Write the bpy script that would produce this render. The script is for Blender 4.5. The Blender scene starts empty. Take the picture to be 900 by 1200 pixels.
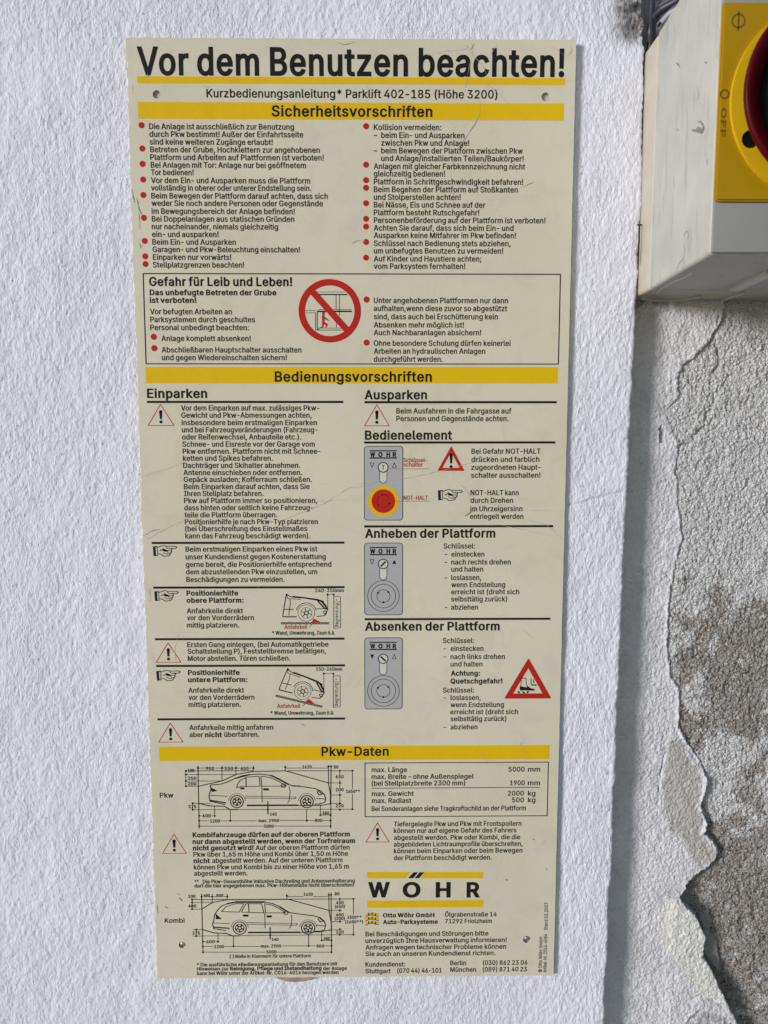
import bpy, bmesh, math, random
import numpy as np
from mathutils import Matrix, Vector
from mathutils.geometry import delaunay_2d_cdt
random.seed(7); RNG = np.random.default_rng(11)
R = math.radians
sc = bpy.context.scene
COL = sc.collection

# ------------------------------------------------------------------ camera
# the sign is 300 x 671 mm; its upper left corner stands at (0, 0, TOP)
TOP = 1.75
UNIT = 0.300
PITCH, YAW, ROLL = -0.101567794, -0.0102311677, -0.0003999
CT = (0.55336023, -0.8787076, 1.74079343)
def mats():
    cx, sx = math.cos(PITCH), math.sin(PITCH)
    cy, sy = math.cos(YAW), math.sin(YAW)
    cz, sz = math.cos(ROLL), math.sin(ROLL)
    Rx = Matrix(((1,0,0),(0,cx,-sx),(0,sx,cx)))
    Ry = Matrix(((cy,0,sy),(0,1,0),(-sy,0,cy)))
    Rz = Matrix(((cz,-sz,0),(sz,cz,0),(0,0,1)))
    M = Matrix(((1,0,0),(0,0,-1),(0,1,0)))
    return M @ (Ry @ Rx @ Rz)
CR = mats()
CP = Vector((CT[0]*UNIT, -CT[2]*UNIT, TOP + CT[1]*UNIT))
cam = bpy.data.cameras.new('camera')
cam.sensor_fit = 'VERTICAL'; cam.sensor_height = 24.0; cam.sensor_width = 18.0
cam.lens = 867.0/1200.0*24.0
cam.dof.use_dof = True; cam.dof.focus_distance = 0.532; cam.dof.aperture_fstop = 7.5
cam.clip_start = 0.01; cam.clip_end = 100
camo = bpy.data.objects.new('camera', cam); COL.objects.link(camo)
camo.matrix_world = Matrix.Translation(CP) @ CR.to_4x4()
sc.camera = camo

# ------------------------------------------------------------------ light
SUN_AZ, SUN_EL = 57.0, 10.5          # degrees left of the wall's normal, above the horizon
sd = Vector((-math.sin(R(SUN_AZ))*math.cos(R(SUN_EL)), -math.cos(R(SUN_AZ))*math.cos(R(SUN_EL)), math.sin(R(SUN_EL))))
sun = bpy.data.lights.new('sun', 'SUN'); sun.energy = 1.5; sun.angle = R(13); sun.color = (1.0, 0.975, 0.96)
suno = bpy.data.objects.new('sun', sun); COL.objects.link(suno)
suno.rotation_euler = (-sd).to_track_quat('-Z', 'Y').to_euler()
world = bpy.data.worlds.new('World'); sc.world = world; world.use_nodes = True
wn = world.node_tree; bg = wn.nodes['Background']
sky = wn.nodes.new('ShaderNodeTexSky'); sky.sky_type = 'NISHITA'; sky.sun_disc = False
sky.sun_elevation = R(SUN_EL); sky.sun_rotation = math.atan2(sd.x, sd.y)
sky.air_density = 1.0; sky.dust_density = 0.0; sky.ozone_density = 1.0
wn.links.new(sky.outputs[0], bg.inputs[0]); bg.inputs[1].default_value = 0.058
sc.view_settings.view_transform = 'Standard'; sc.view_settings.look = 'None'
sc.view_settings.gamma = 1.0; sc.view_settings.use_curve_mapping = False
sc.view_settings.exposure = 1.19
sc.render.engine = 'CYCLES'
sc.cycles.max_bounces = 6

# ------------------------------------------------------------------ helpers
def at(px, py, Y=0.0):
    """a reading in the photograph (900x1200) -> the point of the plane y = Y it shows"""
    d = CR @ Vector(((px-450.0)/867.0, (600.0-py)/867.0, -1.0))
    return CP + d*((Y-CP.y)/d.y)

class Node:
    def __init__(s, m): s.t = m.node_tree; s.n = s.t.nodes; s.l = s.t.links
    def add(s, typ, **kw):
        n = s.n.new(typ)
        for k, v in kw.items():
            if k.startswith('i_'):
                key = k[2:]; key = int(key) if key.isdigit() else key.replace('_', ' ')
                n.inputs[key].default_value = v
            else: setattr(n, k, v)
        return n
    def link(s, a, b): s.l.new(a, b)

def mat(name, col, rough=0.6, var=0.0, scale=60, bump=0.0, bscale=400, spec=0.5, metal=0.0, var_col=None):
    """procedural material: base colour with noise mottling towards var_col, fine bump"""
    m = bpy.data.materials.new(name); m.use_nodes = True
    N = Node(m); p = N.n['Principled BSDF']
    p.inputs['Base Color'].default_value = (*col, 1); p.inputs['Roughness'].default_value = rough
    p.inputs['Specular IOR Level'].default_value = spec; p.inputs['Metallic'].default_value = metal
    tc = N.add('ShaderNodeTexCoord')
    if var > 0:
        nz = N.add('ShaderNodeTexNoise', i_Scale=scale, i_Detail=5.0, i_Roughness=0.6)
        N.link(tc.outputs['Object'], nz.inputs['Vector'])
        mp = N.add('ShaderNodeMapRange', i_1=0.35, i_2=0.75, i_3=0.0, i_4=var)
        N.link(nz.outputs['Fac'], mp.inputs[0])
        mx = N.add('ShaderNodeMix', data_type='RGBA')
        mx.inputs[6].default_value = (*col, 1)
        mx.inputs[7].default_value = (*(var_col or tuple(c*0.7 for c in col)), 1)
        N.link(mp.outputs[0], mx.inputs[0]); N.link(mx.outputs[2], p.inputs['Base Color'])
    if bump > 0:
        nb = N.add('ShaderNodeTexNoise', i_Scale=bscale, i_Detail=3.0)
        N.link(tc.outputs['Object'], nb.inputs['Vector'])
        b = N.add('ShaderNodeBump', i_Strength=bump, i_Distance=0.0005)
        N.link(nb.outputs['Fac'], b.inputs['Height']); N.link(b.outputs[0], p.inputs['Normal'])
    return m

def link_mesh(name, verts, faces, m, parent=None, smooth=False, loc=None):
    me = bpy.data.meshes.new(name)
    me.from_pydata([tuple(v) for v in verts], [], faces); me.update()
    if m: me.materials.append(m)
    if smooth: me.shade_smooth()
    o = bpy.data.objects.new(name, me); COL.objects.link(o)
    if parent: o.parent = parent
    if loc: o.location = loc
    return o

def bm_obj(name, bm, m, parent=None, smooth=False):
    me = bpy.data.meshes.new(name); bm.to_mesh(me); bm.free()
    if m: me.materials.append(m)
    if smooth:
        me.shade_smooth()
        me.set_sharp_from_angle(angle=R(40))
    o = bpy.data.objects.new(name, me); COL.objects.link(o)
    if parent: o.parent = parent
    return o

def tag(o, label, cat, group=None):
    o['label'] = label; o['category'] = cat
    if group: o['group'] = group
    return o

_L = [np.random.default_rng(s).random((257, 257)) for s in range(8)]
for g_ in _L: g_[256, :] = g_[0, :]; g_[:, 256] = g_[:, 0]
def vnoise(x, y, seed=0):
    """smooth value noise in 0..1 on arrays"""
    g = _L[seed % 8]
    xi = np.floor(x).astype(np.int64); yi = np.floor(y).astype(np.int64)
    fx = x-xi; fy = y-yi; fx = fx*fx*(3-2*fx); fy = fy*fy*(3-2*fy)
    a = xi & 255; b = yi & 255
    return ((g[a,b]*(1-fx)+g[a+1,b]*fx)*(1-fy) + (g[a,b+1]*(1-fx)+g[a+1,b+1]*fx)*fy)
def fbm(x, y, seed=0, octv=3):
    s = 0; amp = 1; tot = 0
    for k in range(octv):
        s = s + amp*vnoise(x*2**k+17.3*k, y*2**k+5.1*k, seed+k); tot += amp; amp *= .55
    return s/tot
def sstep(a, b, x):
    t = np.clip((x-a)/(b-a), 0, 1); return t*t*(3-2*t)
def seg_dist(X, Z, pts):
    """distance of every grid point to a polyline, and the side (positive = right of it going down)"""
    best = np.full(X.shape, 1e9); side = np.zeros(X.shape)
    for (x0, z0), (x1, z1) in zip(pts[:-1], pts[1:]):
        dx, dz = x1-x0, z1-z0; L2 = dx*dx+dz*dz+1e-12
        t = np.clip(((X-x0)*dx+(Z-z0)*dz)/L2, 0, 1)
        d = np.hypot(X-x0-t*dx, Z-z0-t*dz)
        s = dx*(Z-z0)-dz*(X-x0)
        m = d < best
        best[m] = d[m]; side[m] = np.sign(s[m])
    return best, side
def grid_mesh(name, P, m, attrs, parent=None):
    """P: (rows, cols, 3) array of points -> quad sheet with point attributes"""
    r, c = P.shape[:2]
    me = bpy.data.meshes.new(name)
    me.vertices.add(r*c); me.vertices.foreach_set('co', P.reshape(-1).astype(np.float32))
    i = np.arange(r*c).reshape(r, c)
    q = np.stack([i[:-1,:-1], i[1:,:-1], i[1:,1:], i[:-1,1:]], -1).reshape(-1, 4)
    n = len(q)
    me.loops.add(n*4); me.loops.foreach_set('vertex_index', q.reshape(-1).astype(np.int32))
    me.polygons.add(n); me.polygons.foreach_set('loop_start', (np.arange(n)*4).astype(np.int32))
    me.polygons.foreach_set('use_smooth', np.ones(n, bool))
    me.update(calc_edges=True); me.validate()
    for k, v in attrs.items():
        a = me.attributes.new(k, 'FLOAT', 'POINT'); a.data.foreach_set('value', v.reshape(-1).astype(np.float32))
    me.materials.append(m)
    o = bpy.data.objects.new(name, me); COL.objects.link(o)
    if parent: o.parent = parent
    return o

# ------------------------------------------------------------------ the white stucco wall
WALL_Y = 0.0030
RECESS_Y = WALL_Y + 0.0165
def axis(lo, a, b, hi, step):
    """fine from a to b, growing outside to lo and hi"""
    mid = list(np.arange(a, b, step)); out = []
    d = step; x = a
    while x > lo: d *= 1.25; x -= d; out.append(x)
    left = out[::-1]; out = []; d = step; x = mid[-1]
    while x < hi: d *= 1.25; x += d; out.append(x)
    return np.array(left+mid+out)

def stucco_material():
    m = bpy.data.materials.new('white_stucco'); m.use_nodes = True
    N = Node(m); p = N.n['Principled BSDF']; p.inputs['Roughness'].default_value = 0.75
    p.inputs['Specular IOR Level'].default_value = 0.35
    tc = N.add('ShaderNodeTexCoord'); geo = tc.outputs['Object']
    mp = N.add('ShaderNodeMapping'); mp.inputs['Scale'].default_value = (1, 1, 0.55)
    N.link(geo, mp.inputs[0])
    n1 = N.add('ShaderNodeTexNoise', i_Scale=760.0, i_Detail=4.0, i_Roughness=0.65, i_Distortion=0.4)
    n2 = N.add('ShaderNodeTexVoronoi', i_Scale=620.0); n2.feature = 'SMOOTH_F1'
    n3 = N.add('ShaderNodeTexNoise', i_Scale=1500.0, i_Detail=3.0)
    for n in (n1, n2, n3): N.link(mp.outputs[0], n.inputs['Vector'])
    s = N.add('ShaderNodeMath', operation='MULTIPLY_ADD'); s.inputs[1].default_value = -0.45
    N.link(n2.outputs['Distance'], s.inputs[0]); N.link(n1.outputs['Fac'], s.inputs[2])
    s2 = N.add('ShaderNodeMath', operation='MULTIPLY_ADD'); s2.inputs[1].default_value = 0.35
    N.link(n3.outputs['Fac'], s2.inputs[0]); N.link(s.outputs[0], s2.inputs[2])
    b = N.add('ShaderNodeBump', i_Strength=0.8, i_Distance=0.0014)
    pv = N.add('ShaderNodeTexNoise', i_Scale=16.0, i_Detail=4.0, i_Distortion=.8); N.link(mp.outputs[0], pv.inputs['Vector'])
    ps_ = N.add('ShaderNodeMapRange', i_1=.35, i_2=.68, i_3=.45, i_4=0.9); N.link(pv.outputs['Fac'], ps_.inputs[0]); N.link(ps_.outputs[0], b.inputs['Strength'])
    N.link(s2.outputs[0], b.inputs['Height']); N.link(b.outputs[0], p.inputs['Normal'])
    # paint colour: cool white, faint mottling, dark pinholes, attribute for grime and crack shade
    big = N.add('ShaderNodeTexNoise', i_Scale=9.0, i_Detail=4.0); N.link(geo, big.inputs['Vector'])
    c1 = N.add('ShaderNodeMix', data_type='RGBA')
    c1.inputs[6].default_value = (0.70, 0.692, 0.78, 1); c1.inputs[7].default_value = (0.76, 0.75, 0.83, 1)
    N.link(big.outputs['Fac'], c1.inputs[0])
    pit = N.add('ShaderNodeTexVoronoi', i_Scale=120.0); N.link(geo, pit.inputs['Vector'])
    pr = N.add('ShaderNodeMapRange', i_1=0.04, i_2=0.14, i_3=0.55, i_4=0.0); N.link(pit.outputs['Distance'], pr.inputs[0])
    c2 = N.add('ShaderNodeMix', data_type='RGBA'); c2.inputs[7].default_value = (0.22, 0.21, 0.21, 1)
    N.link(pr.outputs[0], c2.inputs[0]); N.link(c1.outputs[2], c2.inputs[6])
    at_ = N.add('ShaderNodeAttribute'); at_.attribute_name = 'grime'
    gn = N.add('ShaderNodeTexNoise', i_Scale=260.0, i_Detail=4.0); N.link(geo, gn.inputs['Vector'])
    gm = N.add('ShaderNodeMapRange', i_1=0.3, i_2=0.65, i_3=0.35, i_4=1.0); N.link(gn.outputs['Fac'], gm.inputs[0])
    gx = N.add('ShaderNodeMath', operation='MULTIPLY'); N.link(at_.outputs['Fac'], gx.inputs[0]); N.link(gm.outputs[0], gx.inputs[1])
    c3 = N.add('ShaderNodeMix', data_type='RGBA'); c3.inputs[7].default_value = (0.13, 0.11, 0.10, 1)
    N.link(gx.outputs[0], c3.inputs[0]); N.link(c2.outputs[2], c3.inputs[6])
    N.link(c3.outputs[2], p.inputs['Base Color'])
    return m

EDGE_PX = [(757,-60),(757,0),(756,60),(752,240),(747,345),(744,400),(736,560),(728,740),(720,940),(711,1140),(708,1200),(705,1290)]
_e = [at(x, y, WALL_Y) for x, y in EDGE_PX]
EZ = np.array([p.z for p in _e][::-1]); EX = np.array([p.x for p in _e][::-1])
def edge_x(z): return np.interp(z, EZ, EX)

def build_wall():
    zt, zb = at(450, -15, WALL_Y).z, at(450, 1215, WALL_Y).z
    zs = axis(-.05, zb, zt, zt+0.8, 0.00085)
    x_l = at(-10, 600, WALL_Y).x-.03
    xs = axis(-1.3, x_l, 0.42, 0.42, 0.00085); xs = xs[xs <= 0.42]
    corner = [0.25, 0.5, 0.75, 1.0]            # quarter arc
    deep = [0.0015, 0.0035, 0.006, 0.009, 0.0125, 0.02, 0.035]
    nz, nx = len(zs), len(xs); nc = len(corner)+len(deep)
    Z = np.repeat(zs[:, None], nx+nc, 1); X = np.zeros_like(Z); Y = np.zeros_like(Z)
    ex = edge_x(zs) + 0.0010*(vnoise(zs*420, zs*0+3.3, 1)-.5) + 0.0014*(vnoise(zs*90, zs*0+9.1, 2)-.5)
    rad = 0.0022
    f = np.clip((xs-0.30)/0.12, 0, None)
    X[:, :nx] = np.where(xs[None] < 0.30, xs[None], 0.30 + f[None]*((ex-rad)[:, None]-0.30))
    for k, t in enumerate(corner):
        X[:, nx+k] = ex-rad+rad*math.sin(t*math.pi/2); Y[:, nx+k] = rad*(1-math.cos(t*math.pi/2))
    for k, d in enumerate(deep):
        X[:, nx+len(corner)+k] = ex + 0.0005*(vnoise(zs*500+k*7.7, zs*0+k, 3)-.5); Y[:, nx+len(corner)+k] = rad+d
    Xs = X[:, :nx]; Zs = Z[:, :nx]
    h = 0.0008*(fbm(Xs*470, Zs*320, 0, 2)-.5) + 0.0012*(fbm(Xs*70, Zs*50, 3, 3)-.5) + 0.0012*(fbm(Xs*9, Zs*7, 5, 2)-.5)
    # trowel ridges running down beside the upper right of the sign
    band = sstep(.345, .365, Xs)*sstep(at(450, 420, 0).z, at(450, 180, 0).z, Zs)
    h += band*0.0016*(fbm(Xs*130, Zs*6, 2, 2)-.5)
    # the wall falls back a little behind the sign's right edge
    behind = sstep(.27, .30, Xs)*sstep(TOP-.14, TOP+.0, Zs)
    h -= behind*0.0014
    h = np.minimum(h, 0.0018)
    # hairline crack to the right of the sign
    crack = [at(x, y, WALL_Y) for x, y in [(664,592),(680,589),(695,584),(706,582),(716,578),(731,576)]]
    d, s = seg_dist(Xs, Zs, [(p.x, p.z) for p in crack])
    h -= 0.0006*np.exp(-(d/0.0006)**2)
    Y[:, :nx] = -h
    hx = 0.0008*(fbm(Y[:, nx:]*300+4, Z[:, nx:]*240, 4, 2)-.5); X[:, nx:] += hx
    Y[:, nx:nx+len(corner)] += -h[:, -1:]*np.array([.9, .6, .3, 0])[None]
    g = np.zeros_like(X)
    g[:, :nx] += .34*np.exp(-(d/0.0006)**2)  # crack shade, too fine for the mesh, painted into the colour
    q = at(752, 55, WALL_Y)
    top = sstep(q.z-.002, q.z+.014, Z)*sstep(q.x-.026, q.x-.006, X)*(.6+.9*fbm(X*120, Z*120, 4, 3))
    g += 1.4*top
    Y += .004*top*sstep(q.x-.014, q.x, X)*(vnoise(X*220, Z*260, 6) > .25)
    # small scuffs low on the strip beside the sign
    for (x, y, r, a) in [(699,865,2,.5),(710,868,1.6,.6),(712,905,3,.5),(707,945,3.5,.5),(701,952,3,.5),(690,870,2,.35)]:
        p = at(x, y, WALL_Y); g += a*np.exp(-(((X-p.x)**2+(Z-p.z)**2)/(r*.0006)**2))
    # grey rub marks on the open wall
    g += .05*sstep(.55, .8, fbm(X*14, Z*10, 6, 3))
    P = np.stack([X, Y+WALL_Y, Z], -1)
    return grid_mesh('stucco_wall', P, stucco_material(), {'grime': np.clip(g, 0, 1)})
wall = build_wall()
tag(wall, 'white painted rough stucco wall behind the instruction sign, ending at a corner', 'wall')

# ------------------------------------------------------------------ the set-back wall with flaking plaster
def plaster_material():
    m = bpy.data.materials.new('old_plaster'); m.use_nodes = True
    N = Node(m); p = N.n['Principled BSDF']; p.inputs['Roughness'].default_value = 0.88
    p.inputs['Specular IOR Level'].default_value = 0.1
    tc = N.add('ShaderNodeTexCoord'); geo = tc.outputs['Object']
    def noise(sc_, det=4.0, rough=.6):
        n = N.add('ShaderNodeTexNoise', i_Scale=sc_, i_Detail=det, i_Roughness=rough); N.link(geo, n.inputs['Vector']); return n.outputs['Fac']
    def attr(nm):
        a = N.add('ShaderNodeAttribute'); a.attribute_name = nm; return a.outputs['Fac']
    def math_(op, a, b, clamp=False):
        n = N.add('ShaderNodeMath', operation=op); n.use_clamp = clamp
        for i, v in enumerate((a, b)):
            if isinstance(v, (int, float)): n.inputs[i].default_value = v
            else: N.link(v, n.inputs[i])
        return n.outputs[0]
    def mix(f, a, b):
        n = N.add('ShaderNodeMix', data_type='RGBA')
        N.link(f, n.inputs[0])
        for i, v in ((6, a), (7, b)):
            if isinstance(v, tuple): n.inputs[i].default_value = (*v, 1)
            else: N.link(v, n.inputs[i])
        return n.outputs[2]
    def ramp(f, a, b):
        n = N.add('ShaderNodeMapRange', i_1=a, i_2=b, i_3=0.0, i_4=1.0); n.clamp = True; N.link(f, n.inputs[0]); return n.outputs[0]
    white = mix(ramp(noise(35), .35, .7), (.70, .68, .72), (.60, .58, .61))
    fine = noise(640, 3, .65); mid = noise(240, 5, .7); coarse = noise(70, 4, .6)
    mortar = mix(ramp(mid, .40, .60), (.28, .222, .192), (.48, .425, .385))
    mortar = mix(ramp(coarse, .45, .62), mortar, (.43, .395, .37))
    mortar = mix(ramp(fine, .55, .61), mortar, (.60, .575, .55))
    mortar = mix(ramp(fine, .43, .38), mortar, (.11, .095, .088))
    # thin whitewash left on the grit: breaks up with the grain
    w = math_('ADD', attr('wash'), math_('MULTIPLY', math_('SUBTRACT', noise(420, 5, .8), .5), 2.8))
    lime = mix(ramp(fine, .40, .58), (.66, .645, .655), (.88, .865, .88))
    rough = mix(ramp(w, .30, .60), mortar, lime)
    dark = ramp(math_('ADD', noise(560, 4, .8), math_('MULTIPLY', mid, .5)), .62, .56)
    rough = mix(math_('MULTIPLY', dark, .60), rough, (.13, .12, .11))
    col = mix(attr('rough'), white, rough)
    beige = mix(ramp(noise(500, 4, .6), .4, .65), (.50, .47, .45), (.42, .395, .375))
    col = mix(attr('beige'), col, beige)
    flake = mix(ramp(noise(450, 4, .6), .4, .65), (.74, .715, .69), (.62, .595, .57))
    col = mix(attr('flake'), col, flake)
    slate = mix(ramp(noise(300, 4, .6), .4, .65), (.34, .33, .315), (.25, .24, .225))
    col = mix(attr('slate'), col, slate)
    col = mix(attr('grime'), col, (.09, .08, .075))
    N.link(col, p.inputs['Base Color'])
    amp = math_('ADD', math_('MULTIPLY', attr('rough'), .9), .38)
    h = math_('ADD', math_('MULTIPLY', noise(620, 4, .75), 1.1), math_('MULTIPLY', noise(250, 4, .6), .7))
    vg = N.add('ShaderNodeTexVoronoi', i_Scale=560.0); N.link(geo, vg.inputs['Vector'])
    vg2 = N.add('ShaderNodeTexVoronoi', i_Scale=230.0); N.link(geo, vg2.inputs['Vector'])
    h = math_('SUBTRACT', h, math_('MULTIPLY', vg.outputs['Distance'], .75)); h = math_('SUBTRACT', h, math_('MULTIPLY', vg2.outputs['Distance'], .55))
    b = N.add('ShaderNodeBump', i_Strength=1.0, i_Distance=0.0022)
    N.link(math_('MULTIPLY', h, amp), b.inputs['Height']); N.link(b.outputs[0], p.inputs['Normal'])
    return m

def poly(pts, Y): return [(at(x, y, Y).x, at(x, y, Y).z) for x, y in pts]
def inside(X, Z, pts):
    c = np.zeros(X.shape, bool); n = len(pts)
    for i in range(n):
        x0, z0 = pts[i]; x1, z1 = pts[(i+1) % n]
        if z0 == z1: continue
        k = ((z0 > Z) != (z1 > Z)) & (X < (x1-x0)*(Z-z0)/(z1-z0)+x0)
        c ^= k
    return c

def build_recess():
    Yr = RECESS_Y
    zt, zb = at(800, 330, Yr).z, at(800, 1215, Yr).z
    zs = axis(-.05, zb, zt, 2.9, 0.0006)
    xl, xr = at(700, 1200, Yr).x, at(905, 900, Yr).x+.004
    xs = axis(xl-.03, xl, xr, 1.7, 0.00055)
    X, Z = np.meshgrid(xs, zs)
    # wobble the lookup so traced outlines break like plaster
    Xw = X + .0030*(fbm(X*150, Z*150, 1, 4)-.5) + .0016*(fbm(X*700, Z*700, 4, 2)-.5); Zw = Z + .0030*(fbm(X*150+50, Z*150, 2, 4)-.5) + .0016*(fbm(X*700+9, Z*700, 6, 2)-.5)
    B = poly([(852,330),(848,369),(844,380),(833,398),(824,407),(813,419),(801,427),(794,442),(794,455),(796,467),(781,477),(783,493),(797,520),(793,547),(796,600),(801,632),(791,667),(786,693),(783,747),(786,791),(797,809),(797,852),(805,868),(820,889),(830,913),(823,943),(831,967),(826,975),(838,988),(844,1000),(831,1016),(812,1029),(796,1051),(806,1064),(817,1075),(826,1096),(824,1120),(836,1141),(849,1168),(865,1200),(880,1240)], Yr)
    B = [(B[0][0]+.01, 3.2)] + B + [(B[-1][0]+.02, -1.5)]
    d, side = seg_dist(Xw, Zw, B)
    sd_ = d*side                                    # metres right of the break
    if sd_[len(zs)//2, -1] < 0: sd_ = -sd_
    _, pz = 0, lambda y: at(800, y, Yr).z
    # depth of the break: strong above 470, a mere crack 480-850, strong again below
    step = (.7+.6*fbm(X*130, Z*130, 6, 3))*np.interp(Z, [pz(1200), pz(1060), pz(1020), pz(900), pz(860), pz(780), pz(600), pz(490), pz(450), pz(370)][:], [.0085,.0080,.0045,.0014,.0012,.0004,.0003,.0006,.0018,.0022])
    right = sstep(-.0004, .0007, sd_)
    h = -step*right
    crackw = np.exp(-(np.abs(sd_)/(.0006+.0012*vnoise(X*160, Z*160, 3)**2))**2)
    cr_amp = np.interp(Z, [pz(1020), pz(860), pz(780), pz(540), pz(480)], [.0, .0006, .0010, .0012, .0003])
    h -= crackw*cr_amp
    lip = np.exp(-((sd_+.0012)/.0012)**2)*np.interp(Z, [pz(1000), pz(960), pz(860), pz(480), pz(370)], [0, .0020, .0014, .0001, .0006])*(.4+1.2*fbm(X*260, Z*260, 3, 2))
    h += lip
    h += .0010*(fbm(X*40, Z*30, 4, 3)-.5)
    # gritty mortar right of the break
    grit = (fbm(X*620, Z*520, 2, 3)-.5)
    lumps = (fbm(X*120, Z*95, 5, 4)-.5)
    h += right*(.0026*grit + .0026*lumps) + (1-right)*(.0014*grit + .0016*lumps)
    low = right*sstep(.045, .0, sd_)                # the ground falls towards the break
    h -= low*np.interp(Z, [pz(1200), pz(1000), pz(850)], [.004, .002, .0])
    # further cracks in the grit
    for pts, w, a in [
        ([(843,372),(838,392),(846,420),(834,445),(838,470),(824,500),(808,520),(797,524)], .0012, .0028),
        ([(838,462),(848,452),(856,440)], .0008, .0014),
        ([(816,560),(824,535),(833,515),(836,490)], .0010, .0012),
        ([(793,598),(783,612),(776,630),(772,645)], .0005, .0008),
        ([(777,668),(783,676),(789,690)], .0007, .0012),
        ([(780,470),(779,482),(783,490)], .0008, .0016),
        ([(778,858),(780,878),(776,900),(773,925),(770,945)], .0007, .0015),
        ([(828,908),(818,890),(806,872)], .0016, .0030),
        ([(822,935),(826,960),(838,985),(846,1003)], .0018, .0030),
        ([(806,1172),(820,1166),(834,1170),(846,1178)], .0008, .0022),
        ([(772,1092),(780,1094),(787,1102)], .0006, .0016),
        ([(858,920),(866,935),(862,915)], .0007, .0014),
        ([(880,560),(872,575),(878,590)], .0008, .0012)]:
        dd, _s = seg_dist(Xw, Zw, poly(pts, Yr)); vn = vnoise(X*230, Z*230, 2); h -= .75*a*(.15+1.1*vn)*np.exp(-(dd/(w*(.6+1.1*vnoise(X*300, Z*300, 7))))**2)
    # layers
    pad = lambda pts, soft: None
    def mask(pts, soft=.0012):
        pp = poly(pts, Yr); ins = inside(Xw, Zw, pp); dd, _ = seg_dist(Xw, Zw, pp+[pp[0]])
        return np.where(ins, 1, 0)*sstep(0, soft, dd)
    m_beige = sstep(.30, .60, fbm(X*260, Z*260, 0, 3)*.55+.45*mask([(781,868),(800,862),(812,890),(822,905),(826,925),(820,945),(828,965),(824,975),(836,990),(842,1003),(829,1014),(815,1022),(806,1000),(796,985),(782,975),(777,945),(772,918),(778,895)], .006))
    m_flake = mask([(768,1072),(776,1058),(792,1052),(806,1064),(817,1075),(826,1096),(823,1120),(836,1141),(849,1168),(856,1184),(843,1176),(830,1170),(812,1168),(803,1145),(790,1125),(778,1110),(770,1098)], .003)
    m_flake_h = mask([(762,1060),(780,1052),(796,1050),(806,1063),(818,1074),(827,1096),(824,1120),(837,1141),(850,1168),(866,1202),(700,1240),(700,1100)], .001)
    m_slate = mask([(822,1078),(838,1074),(843,1090),(840,1102),(848,1112),(852,1140),(850,1150),(838,1142),(825,1120),(827,1096)], .002)
    m_chip = mask([(772,500),(776,496),(779,506),(777,520),(772,519)], .0006)
    m_fringe = mask([(804,1192),(816,1182),(834,1184),(850,1190),(862,1202),(862,1225),(800,1225)], .001)
    h += m_flake_h*.0014*sstep(at(775, 1060, Yr).x, at(792, 1060, Yr).x, X)
    h = h*(1-m_slate) + m_slate*(-.0088 + .0006*(fbm(X*200, Z*200, 6, 2)-.5))
    h -= m_fringe*.0012*fbm(X*500, Z*300, 3, 2)
    h -= m_chip*.0015
    rough = right*(1-m_slate)
    ys = [1200, 1120, 1060, 1030, 1000, 960, 900, 870, 850, 800, 760, 725, 690, 640, 380]
    wash = np.interp(Z, [pz(y) for y in ys], [.20, .30, .05, -.05, .30, .80, .85, .60, .05, .0, .12, .35, .85, 1.5, 1.5])
    wash = wash + 1.4*(fbm(X*26, Z*26, 7, 3)-.5) + 1.9*(fbm(X*95, Z*95, 1, 3)-.5)
    q = at(885, 915, Yr); wash -= .8*np.exp(-(((X-q.x)/.012)**2+((Z-q.z)/.018)**2))
    q = at(858, 790, Yr); wash -= .3*np.exp(-(((X-q.x)/.018)**2+((Z-q.z)/.030)**2))
    bright = mask([(800,818),(835,815),(845,840),(822,852),(803,850)], .006)
    wash += .6*bright
    wash -= .5*np.exp(-np.clip(sd_, 0, 1)/.008)*np.interp(Z, [pz(1200), pz(1000), pz(980)], [1, 1, 0])
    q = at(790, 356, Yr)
    grime_shade = .5*np.exp(-(np.clip(q.z-Z, 0, 1)/.006)**2)*sstep(q.x+.012, q.x-.01, X)*(fbm(X*180, Z*180, 1, 3) > .45)  # patchy shadow under the box, painted into the wall colour
    grime_shade = grime_shade + .5*m_chip + .55*m_fringe*sstep(.35, .6, fbm(X*520, Z*320, 3, 3))
    # dark specks in the grit
    sp = (vnoise(X*900, Z*900, 5) > .93)*right; grime_shade = grime_shade + .55*sp
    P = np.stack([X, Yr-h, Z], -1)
    return grid_mesh('plaster_wall', P, plaster_material(), {'rough': np.clip(rough,0,1), 'beige': m_beige, 'flake': m_flake, 'slate': m_slate, 'wash': np.clip(wash, -1, 2), 'grime': np.clip(grime_shade, 0, 1)})
rec = build_recess()
tag(rec, 'set-back wall with cracked grey plaster flaking off gritty mortar, below the switch box', 'wall')

# ------------------------------------------------------------------ unseen ground below, added to bounce light under the box
gm = mat('worn_concrete', (.34, .325, .30), .85, .6, 8, .4, 120, var_col=(.26, .25, .235))
gr = link_mesh('ground', [(-8, -12, 0), (8, -12, 0), (8, .6, 0), (-8, .6, 0)], [(0, 1, 2, 3)], gm); gr['kind'] = 'structure'

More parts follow.
